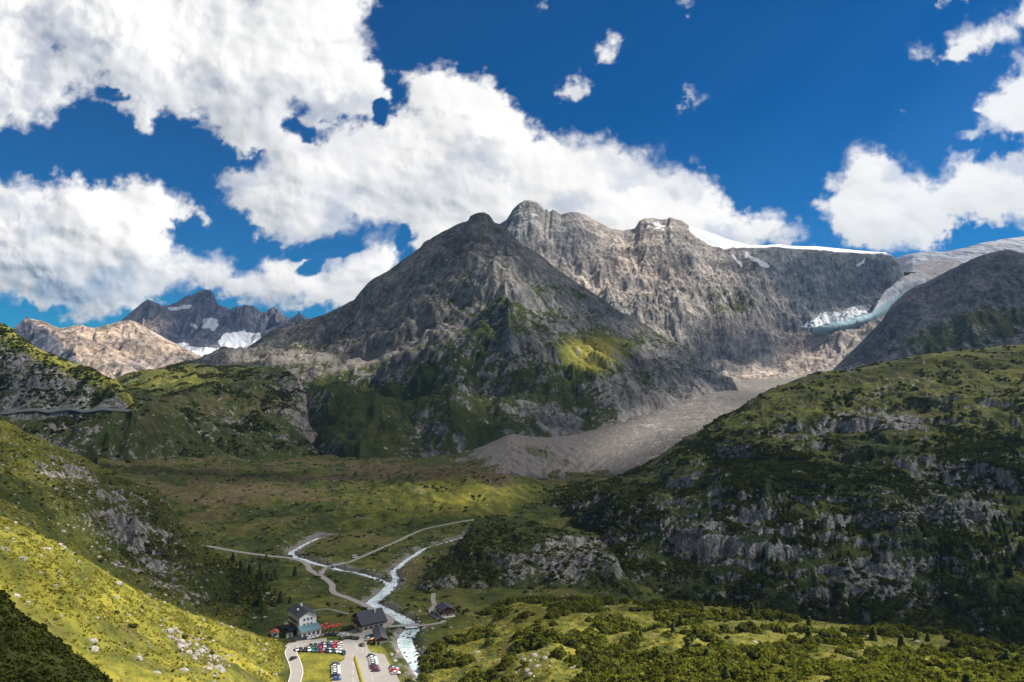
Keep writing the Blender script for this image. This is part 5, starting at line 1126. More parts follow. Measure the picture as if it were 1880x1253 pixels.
# ------------------------------------------------------------------ cars
PAINT = {}
def paint(c):
    if c not in PAINT:
        PAINT[c] = plain('car_paint_' + c, {'white': (.78, .78, .78), 'silver': (.50, .52, .55), 'dark grey': (.05, .055, .06), 'black': (.015, .015, .018), 'red': (.55, .02, .025), 'dark red': (.22, .015, .03), 'navy': (.02, .03, .09),
          'blue': (.06, .14, .32), 'teal': (.01, .20, .18), 'dark green': (.02, .06, .045), 'orange': (.75, .28, .03), 'purple': (.10, .05, .12)}[c], .3, .02, .5, .5, 0, .6)
    return PAINT[c]
m_tyre = plain('tyre_rubber', (.018, .018, .018), .9, .1); m_lamp = plain('lamp_glass', (.7, .7, .68), .2, .02, 1, .6); m_tail = plain('tail_lamp', (.4, .02, .02), .3, .02, 1, .5)
CARM = {}
def car_meshes(van):
    if van in CARM: return CARM[van]
    b = MB(); Lc, Wc, Hb, Ht = (5.2, 1.95, 1.15, 2.3) if van else (4.3, 1.78, .92, 1.46)
    h = Lc / 2; w_ = Wc / 2
    xs = [(-h, .45, Hb * .82, .86), (-h + .12, .30, Hb * .97, .95), (-h + .6, .26, Hb, 1), (h - 1.2, .26, Hb, 1), (h - .45, .28, Hb * .86, .97), (h - .08, .34, Hb * .72, .90), (h, .45, Hb * .6, .82)]
    V = []; F_ = []
    for x, zb_, zt, ws in xs: V += [(x, -w_ * ws, zb_), (x, -w_ * ws, zt - .12), (x, -w_ * ws * .93, zt), (x, w_ * ws * .93, zt), (x, w_ * ws, zt - .12), (x, w_ * ws, zb_)]
    for i in range(len(xs) - 1):
        for j in range(6): F_.append((i * 6 + j, i * 6 + (j + 1) % 6, (i + 1) * 6 + (j + 1) % 6, (i + 1) * 6 + j))
    F_ += [tuple(range(5, -1, -1)), tuple((len(xs) - 1) * 6 + j for j in range(6))]; b.add(V, F_)
    x0, x1 = (-h + .12, h - .75) if van else (-h + .35, h - 1.25); t0, t1 = (x0 + .12, x1 - .55) if van else (x0 + .5, x1 - .75); wt = w_ * .74
    b.add([(t0, -wt, Ht - .03), (t1, -wt, Ht - .03), (t1, wt, Ht - .03), (t0, wt, Ht - .03), (t0 + .1, -wt * .9, Ht + .03), (t1 - .1, -wt * .9, Ht + .03), (t1 - .1, wt * .9, Ht + .03), (t0 + .1, wt * .9, Ht + .03)], [(0, 3, 2, 1), (4, 5, 6, 7), (0, 1, 5, 4), (1, 2, 6, 5), (2, 3, 7, 6), (3, 0, 4, 7)])
    for s_ in (-1, 1):                                         # roof pillars
        for xa, xb in ((x0, t0), (x1, t1), ((x0 + x1) / 2, (t0 + t1) / 2)):
            b.add([(xa - .05, s_ * w_ * .92, Hb - .02), (xa + .05, s_ * w_ * .92, Hb - .02), (xb + .05, s_ * wt, Ht), (xb - .05, s_ * wt, Ht), (xa - .05, s_ * w_ * .88, Hb - .02), (xa + .05, s_ * w_ * .88, Hb - .02), (xb + .05, s_ * wt * .95, Ht), (xb - .05, s_ * wt * .95, Ht)], [(0, 1, 2, 3), (4, 7, 6, 5), (0, 4, 5, 1), (3, 2, 6, 7), (0, 3, 7, 4), (1, 5, 6, 2)])
    body = b.mesh('body', paint('white'), False)
    g = MB(); g.add([(x0, -w_ * .89, Hb - .03), (x1, -w_ * .89, Hb - .03), (x1, w_ * .89, Hb - .03), (x0, w_ * .89, Hb - .03), (t0, -wt * .96, Ht - .04), (t1, -wt * .96, Ht - .04), (t1, wt * .96, Ht - .04), (t0, wt * .96, Ht - .04)], [(0, 1, 5, 4), (1, 2, 6, 5), (2, 3, 7, 6), (3, 0, 4, 7), (4, 5, 6, 7)])
    wm = MB().cyl((0, -.11, 0), .33, .22, 14, 'y').mesh('wheel', m_tyre); rim = MB().cyl((0, -.125, 0), .19, .25, 10, 'y').mesh('rim', m_metal)
    CARM[van] = (body, g.mesh('windows', m_pane), wm, rim, MB().box(-.03, .03, -.2, .2, -.08, .08).mesh('headlight', m_lamp), MB().box(-.03, .03, -.2, .2, -.09, .09).mesh('tail_light', m_tail), h, w_, Hb)
    return CARM[van]
bodies = {}
def car(px, py, head, col, label, group=None, van=False, zoff=0.12, P=None):
    body, glass, wm, rim, hl, tl, h, w_, Hb = car_meshes(van)
    x, y, z = P or vground(px, py)
    r = empty('van' if van else 'car', (x, y, z + zoff), head); tag(r, label, 'van' if van else 'car', group)
    key = (col, van)
    if key not in bodies:
        m = body.copy(); m.materials.clear(); m.materials.append(paint(col)); bodies[key] = m
    link(bpy.data.objects.new('body', bodies[key]), r); link(bpy.data.objects.new('windows', glass), r)
    for sx in (-1, 1):
        for sy in (-1, 1):
            o = link(bpy.data.objects.new('wheel', wm), r); o.location = (sx * (h - .85), sy * (w_ - .13), .33); link(bpy.data.objects.new('rim', rim), o)
    for sy in (-1, 1):
        o = link(bpy.data.objects.new('headlight', hl), r); o.location = (h - .06, sy * w_ * .62, Hb * .62)
        o = link(bpy.data.objects.new('tail_light', tl), r); o.location = (-h - .0, sy * w_ * .66, Hb * .7)
ORD = ['first', 'second', 'third', 'fourth', 'fifth', 'sixth', 'seventh', 'eighth', 'ninth', 'tenth', 'eleventh', 'twelfth', 'thirteenth']
def row(lst, head, fmt, group):
    for i, it in enumerate(lst):
        px, py, col = it[:3]; car(px, py, head + random.uniform(-.04, .04), col, fmt.format(col=col, nth=ORD[i]), group, len(it) > 3)
row([(571,1188,'dark grey'),(579,1187.5,'dark green'),(587.5,1188,'dark red'),(596,1188,'silver'),(605,1187.5,'navy'),(613,1188,'red'),(622,1188.5,'silver')], R_(-68), '{col} car, {nth} from the left in the middle row of the upper lot', 'cars in the upper double row')
row([(592,1183.4,'dark grey'),(600,1183,'dark grey'),(608,1183,'silver'),(616.5,1183,'red'),(626,1184.5,'white')], R_(112), '{col} car, {nth} from the left in the back row nearest the hotel forecourt', 'cars in the back row')
row([(545,1194.5,'silver'),(552.5,1194.8,'dark grey'),(561,1195,'black'),(567.5,1195,'white'),(575.5,1195.6,'teal'),(582,1196,'dark grey'),(589.5,1196,'dark red'),(600,1196.8,'black'),(606,1197,'silver'),(612,1197.2,'dark green'),(618.5,1197.5,'white'),(625.5,1198,'white'),(631.5,1200.5,'dark green')], R_(-66), '{col} car, {nth} from the left along the edge of the grass meadow', 'cars along the meadow edge')
row([(616,1222,'navy'),(616.5,1226.3,'white'),(616,1230.6,'silver'),(617,1234.6,'white'),(617,1238.6,'white'),(616.5,1242.6,'navy'),(618.5,1249,'blue')], R_(6), '{col} car, {nth} down the column at the right edge of the meadow', 'cars in the left column')
row([(681.5,1206.5,'dark green'),(684,1210.5,'white'),(685.5,1214.5,'white'),(686.5,1218.3,'silver'),(686.5,1222,'silver'),(687,1225.6,'navy'),(688.5,1229,'dark red'),(690.5,1233,'purple')], R_(4), '{col} car, {nth} down the middle column of the lower car park', 'cars in the middle column')
row([(722.5,1227,'navy'),(724,1230.4,'silver'),(724.5,1234,'red'),(727,1238.2,'white')], R_(2), '{col} car, {nth} down the short column by the river bank', 'cars in the right column')
for px, py, hd, col, lab, van in [(539,1211,60,'black','black car driving up the access road beside the meadow',0),(538,1179,20,'black','black car parked below the kiosk at the bend of the access road',0),
    (555,1175,25,'dark grey','dark grey car at the left corner of the hotel annexe',0),(563,1174,25,'navy','navy car parked under the annexe windows',0),(570,1173,25,'white','white car parked between the navy and silver cars at the annexe',0),(577,1171.5,25,'silver','silver car at the right end of the hotel annexe',0),
    (601,1166,80,'dark green','dark green car in front of the terrace parasols',0),(609,1166,80,'black','black car in front of the terrace, middle of three',0),(617,1166,80,'dark grey','dark grey car in front of the terrace nearest the chalet',0),
    (633,1169.5,20,'silver','silver car standing below the chalet path',0),(645,1173,0,'black','long black estate car in the middle of the forecourt',0),(653,1174.5,170,'dark green','dark green car meeting the black estate on the forecourt',0),
    (665,1186,130,'black','black car turning at the sunny edge by the shed lawn',0),(677,1171,30,'teal','teal car parked along the side of the long shed',0),(677.5,1176,30,'silver','silver car next to the orange van by the shed',0),(685,1180,70,'orange','orange van standing at the white end of the shed',1),
    (588,1053,60,'silver','silver car on the bend of the valley road below the streams',0),(794,1126,80,'blue','blue car on the lane left of the brown hut',0),(812,1139,15,'dark grey','dark grey car parked in front of the brown hut',0),(652,1025,30,'white','white camper van parked beside the side road above the stream',1),
    (628,1174,100,'dark grey','dark grey car waiting on the lane behind the parked rows',0)]:
    car(px, py, R_(hd), col, lab, None, bool(van), .18)
# ------------------------------------------------------------------ vegetation and stones
def foliage_mat(name, dark, light, trans=.25):
    t = NT(name); P = t.pos(); inf = t.n('ObjectInfo'); a = t.n('Attribute', attribute_name='tint')
    n1 = t.noise(P, .25, 4, .6); n2 = t.noise(P, 2.5, 3, .6)
    f = t.math('ADD', t.math('MULTIPLY', n1, .5), t.math('ADD', t.math('MULTIPLY', n2, .35), t.math('MULTIPLY', t.math('ADD', a.outputs['Fac'], inf.outputs['Random']), .25)))
    c = t.mix(t.mapr(f, .25, .95), (*dark, 1), (*light, 1))
    d = t.n('BsdfDiffuse'); t.set(d.inputs[0], c); tl = t.n('BsdfTranslucent'); t.set(tl.inputs[0], t.mix(1.0, c, (1.2, 1.25, .6, 1), 'MULTIPLY'))
    m = t.n('MixShader'); m.inputs[0].default_value = trans; t.t.links.new(d.outputs[0], m.inputs[1]); t.t.links.new(tl.outputs[0], m.inputs[2]); t.t.links.new(m.outputs[0], t.out.inputs[0]); return t.m
m_spruce = foliage_mat('spruce_needles', (.020, .034, .011), (.085, .11, .028), .2)
m_alder = foliage_mat('alder_leaves', (.045, .058, .012), (.20, .205, .034), .38)
m_heath = foliage_mat('heath_leaves', (.020, .029, .009), (.085, .095, .022), .2)
m_bark = plain('bark', (.07, .05, .035), .9, .3, 3)
def rock_mat(name, a, b):
    t = NT(name); P = t.pos(); n1 = t.noise(P, 1.2, 6, .65); n2 = t.noise(P, .2, 3, .6)
    c = t.mix(t.mapr(t.math('ADD', t.math('MULTIPLY', n1, .7), t.math('MULTIPLY', n2, .3)), .35, .65), (*a, 1), (*b, 1)); return t.surf(c, .92, n1, .6, .3, .15)
m_rock = rock_mat('pale_boulder', (.13, .125, .115), (.38, .36, .33)); m_wet = rock_mat('river_stone', (.035, .035, .038), (.15, .145, .14))

def leaf_cloud(r, n, size, rad=(1, 1, 1), zc=0.0, droop=.2):
    """n small leaf-clump quads through an uneven crown volume"""
    d = r.normal(size=(n, 3)); d /= np.linalg.norm(d, axis=1)[:, None]; d[:, 2] = np.abs(d[:, 2]) * 1.1 - .18
    q = perlin(d[:, 0] * 1.7 + 5, d[:, 1] * 1.7 + d[:, 2] * 1.9, int(r.integers(200)))
    R = (.62 + .38 * r.random(n) ** .5) * (1 + .55 * q)
    c = d * R[:, None] * np.array(rad); c[:, 2] += zc
    nn = d + r.normal(size=(n, 3)) * .6; nn /= np.linalg.norm(nn, axis=1)[:, None]
    a = np.cross(nn, r.normal(size=(n, 3))); a /= np.linalg.norm(a, axis=1)[:, None] + 1e-9; b = np.cross(nn, a)
    s = size * (.6 + .8 * r.random(n))[:, None]
    V = np.stack([c - a * s - b * s * .6, c + a * s - b * s * .7, c + a * s * .7 + b * s, c - a * s * .8 + b * s * .8], 1).reshape(-1, 3)
    return V, np.arange(4 * n).reshape(n, 4)
def conifer_geo(r, H, n=150):
    """tiers of drooping sprays"""
    V = []; F_ = []; k = 0
    tiers = 13
    for i in range(tiers):
        t = i / (tiers - 1); z = H * (.10 + .88 * t); R = H * .21 * (1 - t) ** .85 + .12; m = max(4, int(13 * (1 - t) + 4)); off = r.random() * 6
        for j in range(m):
            a = off + 6.283 * j / m + r.normal() * .12; L = R * (.7 + .5 * r.random()); wdt = L * .34 + .06
            ca, sa = math.cos(a), math.sin(a); dz = -L * (.35 + .2 * r.random())
            V += [(0, 0, z + .10 * L), (ca * L * .6 - sa * wdt, sa * L * .6 + ca * wdt, z + dz * .5), (ca * L, sa * L, z + dz), (ca * L * .6 + sa * wdt, sa * L * .6 - ca * wdt, z + dz * .55)]
            F_.append((k, k + 1, k + 2, k + 3)); k += 4
    V += [(0, 0, H * 1.04), (.1, .05, H * .93), (-.1, .05, H * .93), (0, -.1, H * .93)]; F_ += [(k, k + 1, k + 2, k + 2), (k, k + 2, k + 3, k + 3)]
    F_ = [f if len(set(f)) == 4 else f for f in F_]
    V = np.array(V); Fq = np.array(F_[:-2]); return V, Fq
def rock_geo(r, sub=1):
    bm = bmesh.new(); bmesh.ops.create_icosphere(bm, subdivisions=sub + 1, radius=1)
    ax = r.normal(size=(5, 3)); ax /= np.linalg.norm(ax, axis=1)[:, None]; cut = .55 + .3 * r.random(5)
    V = np.array([v.co[:] for v in bm.verts])
    for a, c in zip(ax, cut):
        d = V @ a; V = V - np.where(d > c, d - c, 0)[:, None] * a
    V = V * (1 + .12 * perlin(V[:, 0] * 2 + 3, V[:, 1] * 2 + V[:, 2] * 2, int(r.integers(99))))[:, None] * np.array([1, .6 + .4 * r.random(), .5 + .35 * r.random()])
    Fq = np.array([[v.index for v in f.verts] for f in bm.faces]); bm.free(); return V, Fq

def scatter(layer, n, dens, seed, near=False):
    """random standing points on a layer; dens(L) gives a weight field"""
    L = LAYERS[layer]; r = np.random.default_rng(seed)
    w_ = dens(L); w_ = np.clip(w_, 0, None)
    Xu = np.gradient(L.X, axis=1); Yv = np.gradient(L.Y, axis=0); area = np.abs(Xu * Yv)
    infr = (L.px > -40) & (L.px < 1920) & (L.py < 1290)
    ix = np.clip((L.px / BS).astype(int), 0, BW - 1); iy = np.clip((L.py / BS).astype(int), 0, BH - 1)
    vis = L.Y <= zb[iy, ix] * 1.03 + 8
    p = (w_ * area * infr * vis); p[-1, :] = 0; p[:, -1] = 0; p = p.ravel(); 
    if p.sum() <= 0: return np.zeros((0, 5))
    k = r.choice(p.size, n, p=p / p.sum()); nu = L.X.shape[1]; iy, ix = k // nu, k % nu; a, b = r.random(n), r.random(n)
    g = lambda A: (A[iy, ix] * (1 - a) + A[iy, ix + 1] * a) * (1 - b) + (A[iy + 1, ix] * (1 - a) + A[iy + 1, ix + 1] * a) * b
    return np.stack([g(L.X), g(L.Y), g(L.Z), g(L.px), g(L.py)], 1)
def merged(name, protos, pts, sizes, mat, label, seed, tilt=.0, sink=.0, cat=None):
    r = np.random.default_rng(seed); Vs = []; Fs = []; Ts = []; off = 0
    which = r.integers(len(protos), size=len(pts)); ang = r.random(len(pts)) * 6.283
    for k, (V, F_) in enumerate(protos):
        sel = np.nonzero(which == k)[0]
        if len(sel) == 0: continue
        c, s_ = np.cos(ang[sel]), np.sin(ang[sel]); S = sizes[sel][:, None, None]
        W = V[None] * S; X = W[..., 0] * c[:, None] - W[..., 1] * s_[:, None]; Y = W[..., 0] * s_[:, None] + W[..., 1] * c[:, None]
        O = np.stack([X + pts[sel, 0:1], Y + pts[sel, 1:2], W[..., 2] + pts[sel, 2:3] - sink * sizes[sel][:, None]], -1).reshape(-1, 3)
        Vs.append(O); Fs.append((F_[None] + (np.arange(len(sel)) * len(V))[:, None, None]).reshape(-1, F_.shape[1]) + off); off += len(O)
        Ts.append(np.repeat(r.random(len(sel)), len(V)))
    T = np.concatenate(Ts); me = np_mesh(name, np.concatenate(Vs), np.concatenate(Fs), mat, False, {'tint': np.repeat(T[:, None], 4, 1)})
    o = link(bpy.data.objects.new(name, me)); tag(o, label, None, None, 'stuff'); return o
rp = np.random.default_rng(11)
P_bush = [leaf_cloud(rp, 170, .20, (1, 1, .78), .35) for _ in range(5)]
P_low = [leaf_cloud(rp, 38, .42, (1, 1, .55), .18) for _ in range(6)]
P_con = [conifer_geo(rp, 1.0) for _ in range(4)]
P_con = [(V, F_) for V, F_ in P_con]
P_rock = [rock_geo(rp, 0) for _ in range(6)]
P_rock2 = [rock_geo(rp, 1) for _ in range(6)]
def sz(n, lo, hi, seed, pw=2.0):
    r = np.random.default_rng(seed); return lo + (hi - lo) * r.random(n) ** pw
# conifer crown prototype sits on a unit height; real heights multiply it
def individuals(name, cat, protos, pts, sizes, mat, parts, label, group, seed, sink=0.0, trunk=None):
    r = np.random.default_rng(seed); ms = []
    for i, (V, F_) in enumerate(protos):
        me = np_mesh(parts or name, V, F_, mat, False, {'tint': np.full((len(V), 4), r.random())}); ms.append(me)
    tm = None
    if trunk: tm = MB().cyl((0, 0, -.08), trunk[0], trunk[1], 7, 'z', trunk[0] * .25).mesh('trunk', m_bark)
    for q, s in zip(pts, sizes):
        me = ms[int(r.integers(len(ms)))]; x, y, z = q[:3]; rz = r.random() * 6.283
        lab = label(q) if callable(label) else label; grp = group(q) if callable(group) else group
        if tm is None:
            o = link(bpy.data.objects.new(name, me)); o.location = (x, y, z - sink * s); o.rotation_euler = (0, 0, rz); o.scale = (s, s, s); tag(o, lab, cat, grp)
        else:
            o = empty(name, (x, y, z - sink * s), rz); o.scale = (s, s, s); tag(o, lab, cat, grp)
            link(bpy.data.objects.new('trunk', tm), o); link(bpy.data.objects.new('crown', me), o)

nz = lambda L, s, k: fbm(L.X / s, L.Y / s, 4, k)
# --- dwarf shrubs that texture the right hill, knob, left cliffs
d_hill = lambda L: np.clip(.05 + 2.4 * nz(L, 45, 62 + 100), 0, 2) * (L.slope < 1.9) * (.35 + .9 * sstep(700, 1000, L.py)) * (L.ma[..., 0] < .75) * (1 - .85 * emask(L.px, L.py, 1720, 945, 75, 20)) 
d_h0 = d_hill; d_hill = lambda L: d_h0(L) + .8 * (emask(L.px, L.py, 1440, 870, 120, 40, 12) + emask(L.px, L.py, 1790, 850, 80, 46, -10) + .8 * emask(L.px, L.py, 1100, 950, 90, 50)) + .5 * sstep(1060, 1120, L.py)
p = scatter('right_hill', 12500, lambda L: d_hill(L) * (1 - .6 * sstep(800, 700, L.py)), 301); merged('shrubbery', P_low, p, sz(len(p), .9, 2.7, 302), m_heath, 'dwarf shrubs and heath covering the dark hillside on the right', 303, sink=.1)
p = scatter('rocky_knob', 1500, lambda L: np.clip(.3 + 1.4 * nz(L, 22, 163) + .8 * emask(L.px, L.py, 850, 1020, 70, 50), 0, 2) * (L.ma[..., 0] < .8), 304); merged('shrubbery', P_low, p, sz(len(p), .6, 1.8, 305), m_heath, 'low shrubs on the rocky knob beside the streams', 306, sink=.1)
p = scatter('near_cliffs', 2600, lambda L: np.clip(.1 + 1.2 * nz(L, 20, 164), 0, 2) * (L.ma[..., 0] < .8) + 1.5 * emask(L.px, L.py, 480, 1075, 70, 40, 40), 307); merged('shrubbery', P_low, p, sz(len(p), .4, 1.4, 308), m_heath, 'low shrubs between the cliffs on the near left slope', 309, sink=.1)
p = scatter('rocky_spur', 1800, lambda L: np.clip(.3 + nz(L, 40, 165), 0, 2), 310); merged('shrubbery', P_low, p, sz(len(p), 1.2, 3.4, 311), m_heath, 'dark shrubs on the rocky spur above the pass road', 312, sink=.1)
p = scatter('green_slope', 4000, lambda L: np.clip(.0 + 1.2 * nz(L, 70, 166), 0, 2), 313); merged('shrubbery', P_low, p, sz(len(p), 1.2, 3.6, 314), m_heath, 'dark shrubs dotted over the middle green slope', 315, sink=.15)
p = scatter('valley_floor', 3000, lambda L: np.clip(-.05 + 1.3 * nz(L, 25, 167), 0, 2) * (L.dr > 3) * (L.ds > 1.5) * (1 - pmask(L.px, L.py, [(535,1195),(745,1195),(745,1290),(530,1290)], 4)) * (1 - emask(L.px, L.py, 825, 1148, 70, 16)), 316); merged('shrubbery', P_low, p, sz(len(p), .5, 1.7, 317), m_heath, 'heath and low bushes on the valley floor', 318, sink=.1)
# --- bushy foreground
d_fg = lambda L: np.clip(.16 + 1.7 * nz(L, 26, 168) + .5 * sstep(1150, 1250, L.py) * sstep(1000, 1200, L.px) - 1.0 * emask(L.px, L.py, 1670, 1185, 70, 12) - 1.0 * emask(L.px, L.py, 1530, 1150, 60, 10) - .6 * emask(L.px, L.py, 930, 1160, 110, 25), 0, 2) 
pa = scatter('foreground_rise', 4600, d_fg, 321); sa = sz(len(pa), .9, 3.0, 322, 1.5)
order = np.argsort(-sa / pa[:, 1]); ind, rest = order[:230], order[230:]
ra, rb = rest[::3], np.concatenate([rest[1::3], rest[2::3]])
merged('shrubbery', P_bush, pa[ra], sa[ra] * .8, m_heath, 'darker juniper scrub between the alders of the foreground rise', 325, sink=.1)
merged('shrubbery', P_bush, pa[rb], sa[rb], m_alder, 'green alder scrub covering the sunlit foreground rise', 323, sink=.1)
def zone(q):
    px, py = q[3], q[4]
    h = 'left end' if px < 1050 else 'middle' if px < 1350 else 'right of the middle' if px < 1620 else 'right end'
    v = 'upper edge' if py < 1165 else 'face' if py < 1215 else 'lower edge'
    return h, v
individuals('alder_bush', 'bush', P_bush, pa[ind], sa[ind], m_alder, 'foliage', lambda q: 'green alder bush on the %s of the sunlit rise, %s' % (zone(q)[1], zone(q)[0]), lambda q: 'alder bushes, %s, %s of the rise' % zone(q), 324, sink=.08, trunk=(.05, .55))
# --- spruces
def gg(L): return np.clip(.1 + nz(L, 60, 169), 0, 1)
pc = scatter('right_hill', 260, lambda L: gg(L) * sstep(900, 1000, L.py) * (.4 + sstep(1150, 1500, L.px)) + .006 * (L.py > 820), 331); 
pc2 = scatter('foreground_rise', 30, lambda L: (.2 + gg(L)) * sstep(1000, 1250, L.px), 332)
pc3 = scatter('near_cliffs', 20, lambda L: emask(L.px, L.py, 500, 1085, 50, 45, 50) + .6 * emask(L.px, L.py, 470, 1045, 60, 14, 10), 333)
pc4 = scatter('valley_floor', 10, lambda L: emask(L.px, L.py, 470, 1050, 60, 22) + .8 * emask(L.px, L.py, 520, 1100, 40, 16), 334)
T3 = (.018, .95)
individuals('spruce', 'tree', P_con, pc[:175], sz(175, 3.5, 9, 335, 1.3), m_spruce, 'crown', lambda q: 'small dark spruce among the %s cliffs of the right hill' % ('left' if q[3] < 1400 else 'central' if q[3] < 1640 else 'far right'), lambda q: 'spruces on the right hill, %s' % ('left' if q[3] < 1400 else 'centre' if q[3] < 1640 else 'right'), 336, .03, T3)
merged('woodland', P_con, pc[175:], sz(len(pc) - 175, 4, 8, 337, 1), m_spruce, 'scattered small spruces on the right hill', 338, sink=.03)
individuals('spruce', 'tree', P_con, pc2, sz(len(pc2), 3.2, 7.5, 339, 1.3), m_spruce, 'crown', lambda q: 'young spruce rising from the scrub on the %s part of the sunlit rise' % ('left' if q[3] < 1350 else 'middle' if q[3] < 1620 else 'right'), lambda q: 'spruces in the scrub, %s' % ('left' if q[3] < 1350 else 'middle' if q[3] < 1620 else 'right'), 340, .03, T3)
pl = np.concatenate([pc3, pc4])
individuals('spruce', 'tree', P_con, pl, sz(len(pl), 3.5, 8.5, 341, 1), m_spruce, 'crown', 'dark spruce in the grove on the slope behind the white hotel', 'spruces behind the hotel', 342, .03, T3)
# --- bushes dotted over the sunlit meadow
pb = scatter('near_meadow', 60, lambda L: emask(L.px, L.py, 60, 985, 90, 16, 30) + .15 * emask(L.px, L.py, 250, 1180, 150, 60, 20) + .3 * emask(L.px, L.py, 330, 1190, 60, 30), 343)
individuals('meadow_bush', 'bush', P_bush, pb, sz(len(pb), .5, 1.3, 344), m_heath, 'foliage', 'small dark bush dotted on the yellow-green near meadow', 'bushes on the near meadow', 345, .1, (.05, .5))
m_tuft = foliage_mat('grass_tufts', (.12, .115, .022), (.30, .265, .042), .3)
P_tuft = [leaf_cloud(rp, 14, .42, (1, 1, .5), .1) for _ in range(5)]
p = scatter('near_meadow', 9000, lambda L: .3 + np.clip(1.2 * nz(L, 9, 181), 0, 1), 350); merged('grass_tufts', P_tuft, p, sz(len(p), .25, .8, 351), m_tuft, 'tufts of long dry grass on the sunlit near meadow', 352, sink=.1)
p = scatter('near_cliffs', 6000, lambda L: (.2 + np.clip(1.2 * nz(L, 12, 182), 0, 1)) * (L.ma[..., 0] < .6), 353); merged('grass_tufts', P_tuft, p, sz(len(p), .4, 1.3, 354), m_tuft, 'tufts of grass on the left slope above the meadow', 355, sink=.1)
p = scatter('near_shoulder', 2500, lambda L: .3 + np.clip(nz(L, 4, 184), 0, 1), 360); merged('grass_tufts', P_tuft, p, sz(len(p), .12, .5, 361), m_heath, 'tufts and heath on the shaded shoulder in the near corner', 362, sink=.1)
p = scatter('foreground_rise', 6000, lambda L: .3 + np.clip(1.2 * nz(L, 9, 183), 0, 1), 356); merged('grass_tufts', P_tuft, p, sz(len(p), .3, .9, 357), m_tuft, 'tufts of grass between the bushes of the foreground rise', 358, sink=.1)
# --- stones
def stones(layer, n, dens, lo, hi, seed, label, mat=None, ind=0, ilabel=None, igroup=None, pw=3.0, sink=.25):
    p = scatter(layer, n, dens, seed); s = sz(n, lo, hi, seed + 1, pw); o_ = np.argsort(-s / p[:, 1]); a, b = o_[:ind], o_[ind:]
    merged('rubble', P_rock, p[b], s[b], mat or m_rock, label, seed + 2, sink=sink)
    if ind: individuals('boulder', 'boulder', P_rock2, p[a], s[a] * 1.15, mat or m_rock, None, ilabel, igroup, seed + 3, sink)
stones('near_meadow', 700, lambda L: .15 + np.clip(nz(L, 14, 171), 0, 1) + 4 * emask(L.px, L.py, 350, 1190, 40, 14, 30) + 4 * emask(L.px, L.py, 385, 1225, 26, 34) + 3 * emask(L.px, L.py, 315, 1160, 22, 12), .15, 2.0, 401, 'pale stones strewn over the sunlit near meadow', None, 34, 'pale boulder lying in the grass of the sunlit near meadow', 'boulders on the near meadow')
stones('near_cliffs', 1300, lambda L: .1 + np.clip(nz(L, 25, 172), 0, 1) + 1.2 * emask(L.px, L.py, 180, 980, 120, 30, 45), .3, 2.2, 405, 'stones and scree among the near left cliffs', None, 24, 'weathered boulder on the slope above the near meadow', 'boulders on the near left slope')
stones('right_hill', 4200, lambda L: .12 + np.clip(nz(L, 40, 173), 0, 1) + 12 * emask(L.px, L.py, 1720, 945, 75, 18) + 2 * emask(L.px, L.py, 1700, 900, 40, 20, 40), .35, 2.6, 409, 'pale boulders and scree scattered over the right hill', None, 46, lambda q: 'pale boulder on the %s terraces of the right hill' % ('lower' if q[4] > 900 else 'upper'), lambda q: 'boulders on the right hill, %s' % ('lower' if q[4] > 900 else 'upper'))
stones('rocky_knob', 350, lambda L: .2 + np.clip(nz(L, 15, 174), 0, 1), .3, 1.6, 413, 'broken stones on the rocky knob')
stones('foreground_rise', 420, lambda L: .1 + np.clip(nz(L, 14, 175), 0, 1) + 2 * emask(L.px, L.py, 980, 1215, 50, 20, -25), .25, 1.9, 417, 'pale stones between the foreground bushes', None, 26, 'pale boulder between the bushes of the foreground rise', 'boulders on the foreground rise')
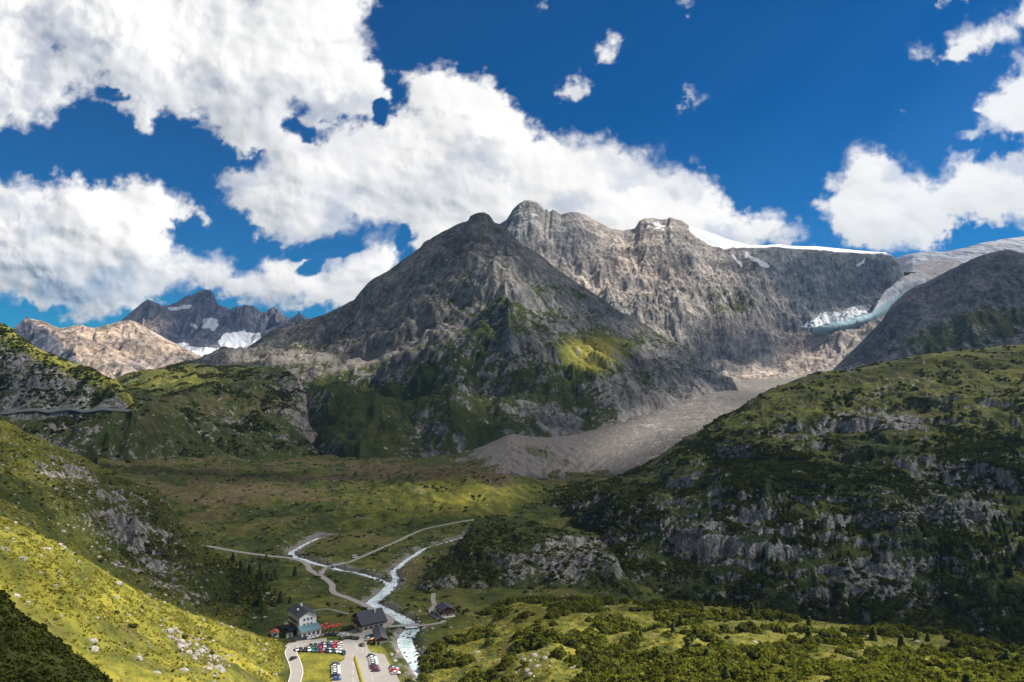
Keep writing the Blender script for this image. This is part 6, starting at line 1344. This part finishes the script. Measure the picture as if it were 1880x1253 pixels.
stones('green_slope', 1500, lambda L: .1 + np.clip(nz(L, 60, 176), 0, 1), .8, 3.4, 421, 'stones dotted over the middle green slope')
stones('rocky_spur', 500, lambda L: .3 + np.clip(nz(L, 30, 177), 0, 1), .8, 3.0, 425, 'stones on the rocky spur')
stones('valley_floor', 3200, lambda L: (.05 + .5 * np.clip(nz(L, 18, 178), 0, 1) + 2.2 * np.exp(-np.clip(L.ds - 1, 0, 99) / 7)) * (L.dr > 2) * (L.ds > -.6) * (1 - pmask(L.px, L.py, [(535,1195),(635,1200),(612,1290),(530,1290)], 3) * .97), .25, 1.5, 429, 'pale cobbles and stones along the streams and over the valley floor', None, 40, 'pale boulder on the stony banks of the river', 'boulders on the river banks', 2.2)
stones('valley_floor', 1100, lambda L: ((L.ds < .3) & (L.ds > -3.2)) * 1.0, .35, 1.25, 433, 'dark wet stones breaking the white water', m_wet, 40, 'dark wet boulder standing in the white water of the river', 'boulders in the river', 1.6, -.35)
stones('moraine', 900, lambda L: .2 + np.clip(nz(L, 30, 179), 0, 1), .5, 2.4, 437, 'boulders strewn over the grey moraine')
# ------------------------------------------------------------------ air
def haze():
    x0, x1, y0, y1, z0, z1 = -9000, 9000, -600, 9000, -170, 1440
    V = [(x, y, z) for z in (z0, z1) for y in (y0, y1) for x in (x0, x1)]
    F_ = [(0, 2, 3, 1), (4, 5, 7, 6), (0, 1, 5, 4), (2, 6, 7, 3), (0, 4, 6, 2), (1, 3, 7, 5)]
    m = bpy.data.materials.new('haze_air'); m.use_nodes = True; nt = m.node_tree
    for n in list(nt.nodes): nt.nodes.remove(n)
    out = nt.nodes.new('ShaderNodeOutputMaterial'); pv = nt.nodes.new('ShaderNodeVolumePrincipled')
    pv.inputs['Color'].default_value = (0.28, 0.52, 1.0, 1); pv.inputs['Density'].default_value = 3.2e-5; pv.inputs['Anisotropy'].default_value = 0.2
    nt.links.new(pv.outputs[0], out.inputs['Volume'])
    me = np_mesh('haze', V, F_, m, False); o = link(bpy.data.objects.new('haze', me)); tag(o, 'thin bluish mountain air over the whole valley', None, None, 'stuff')
haze()
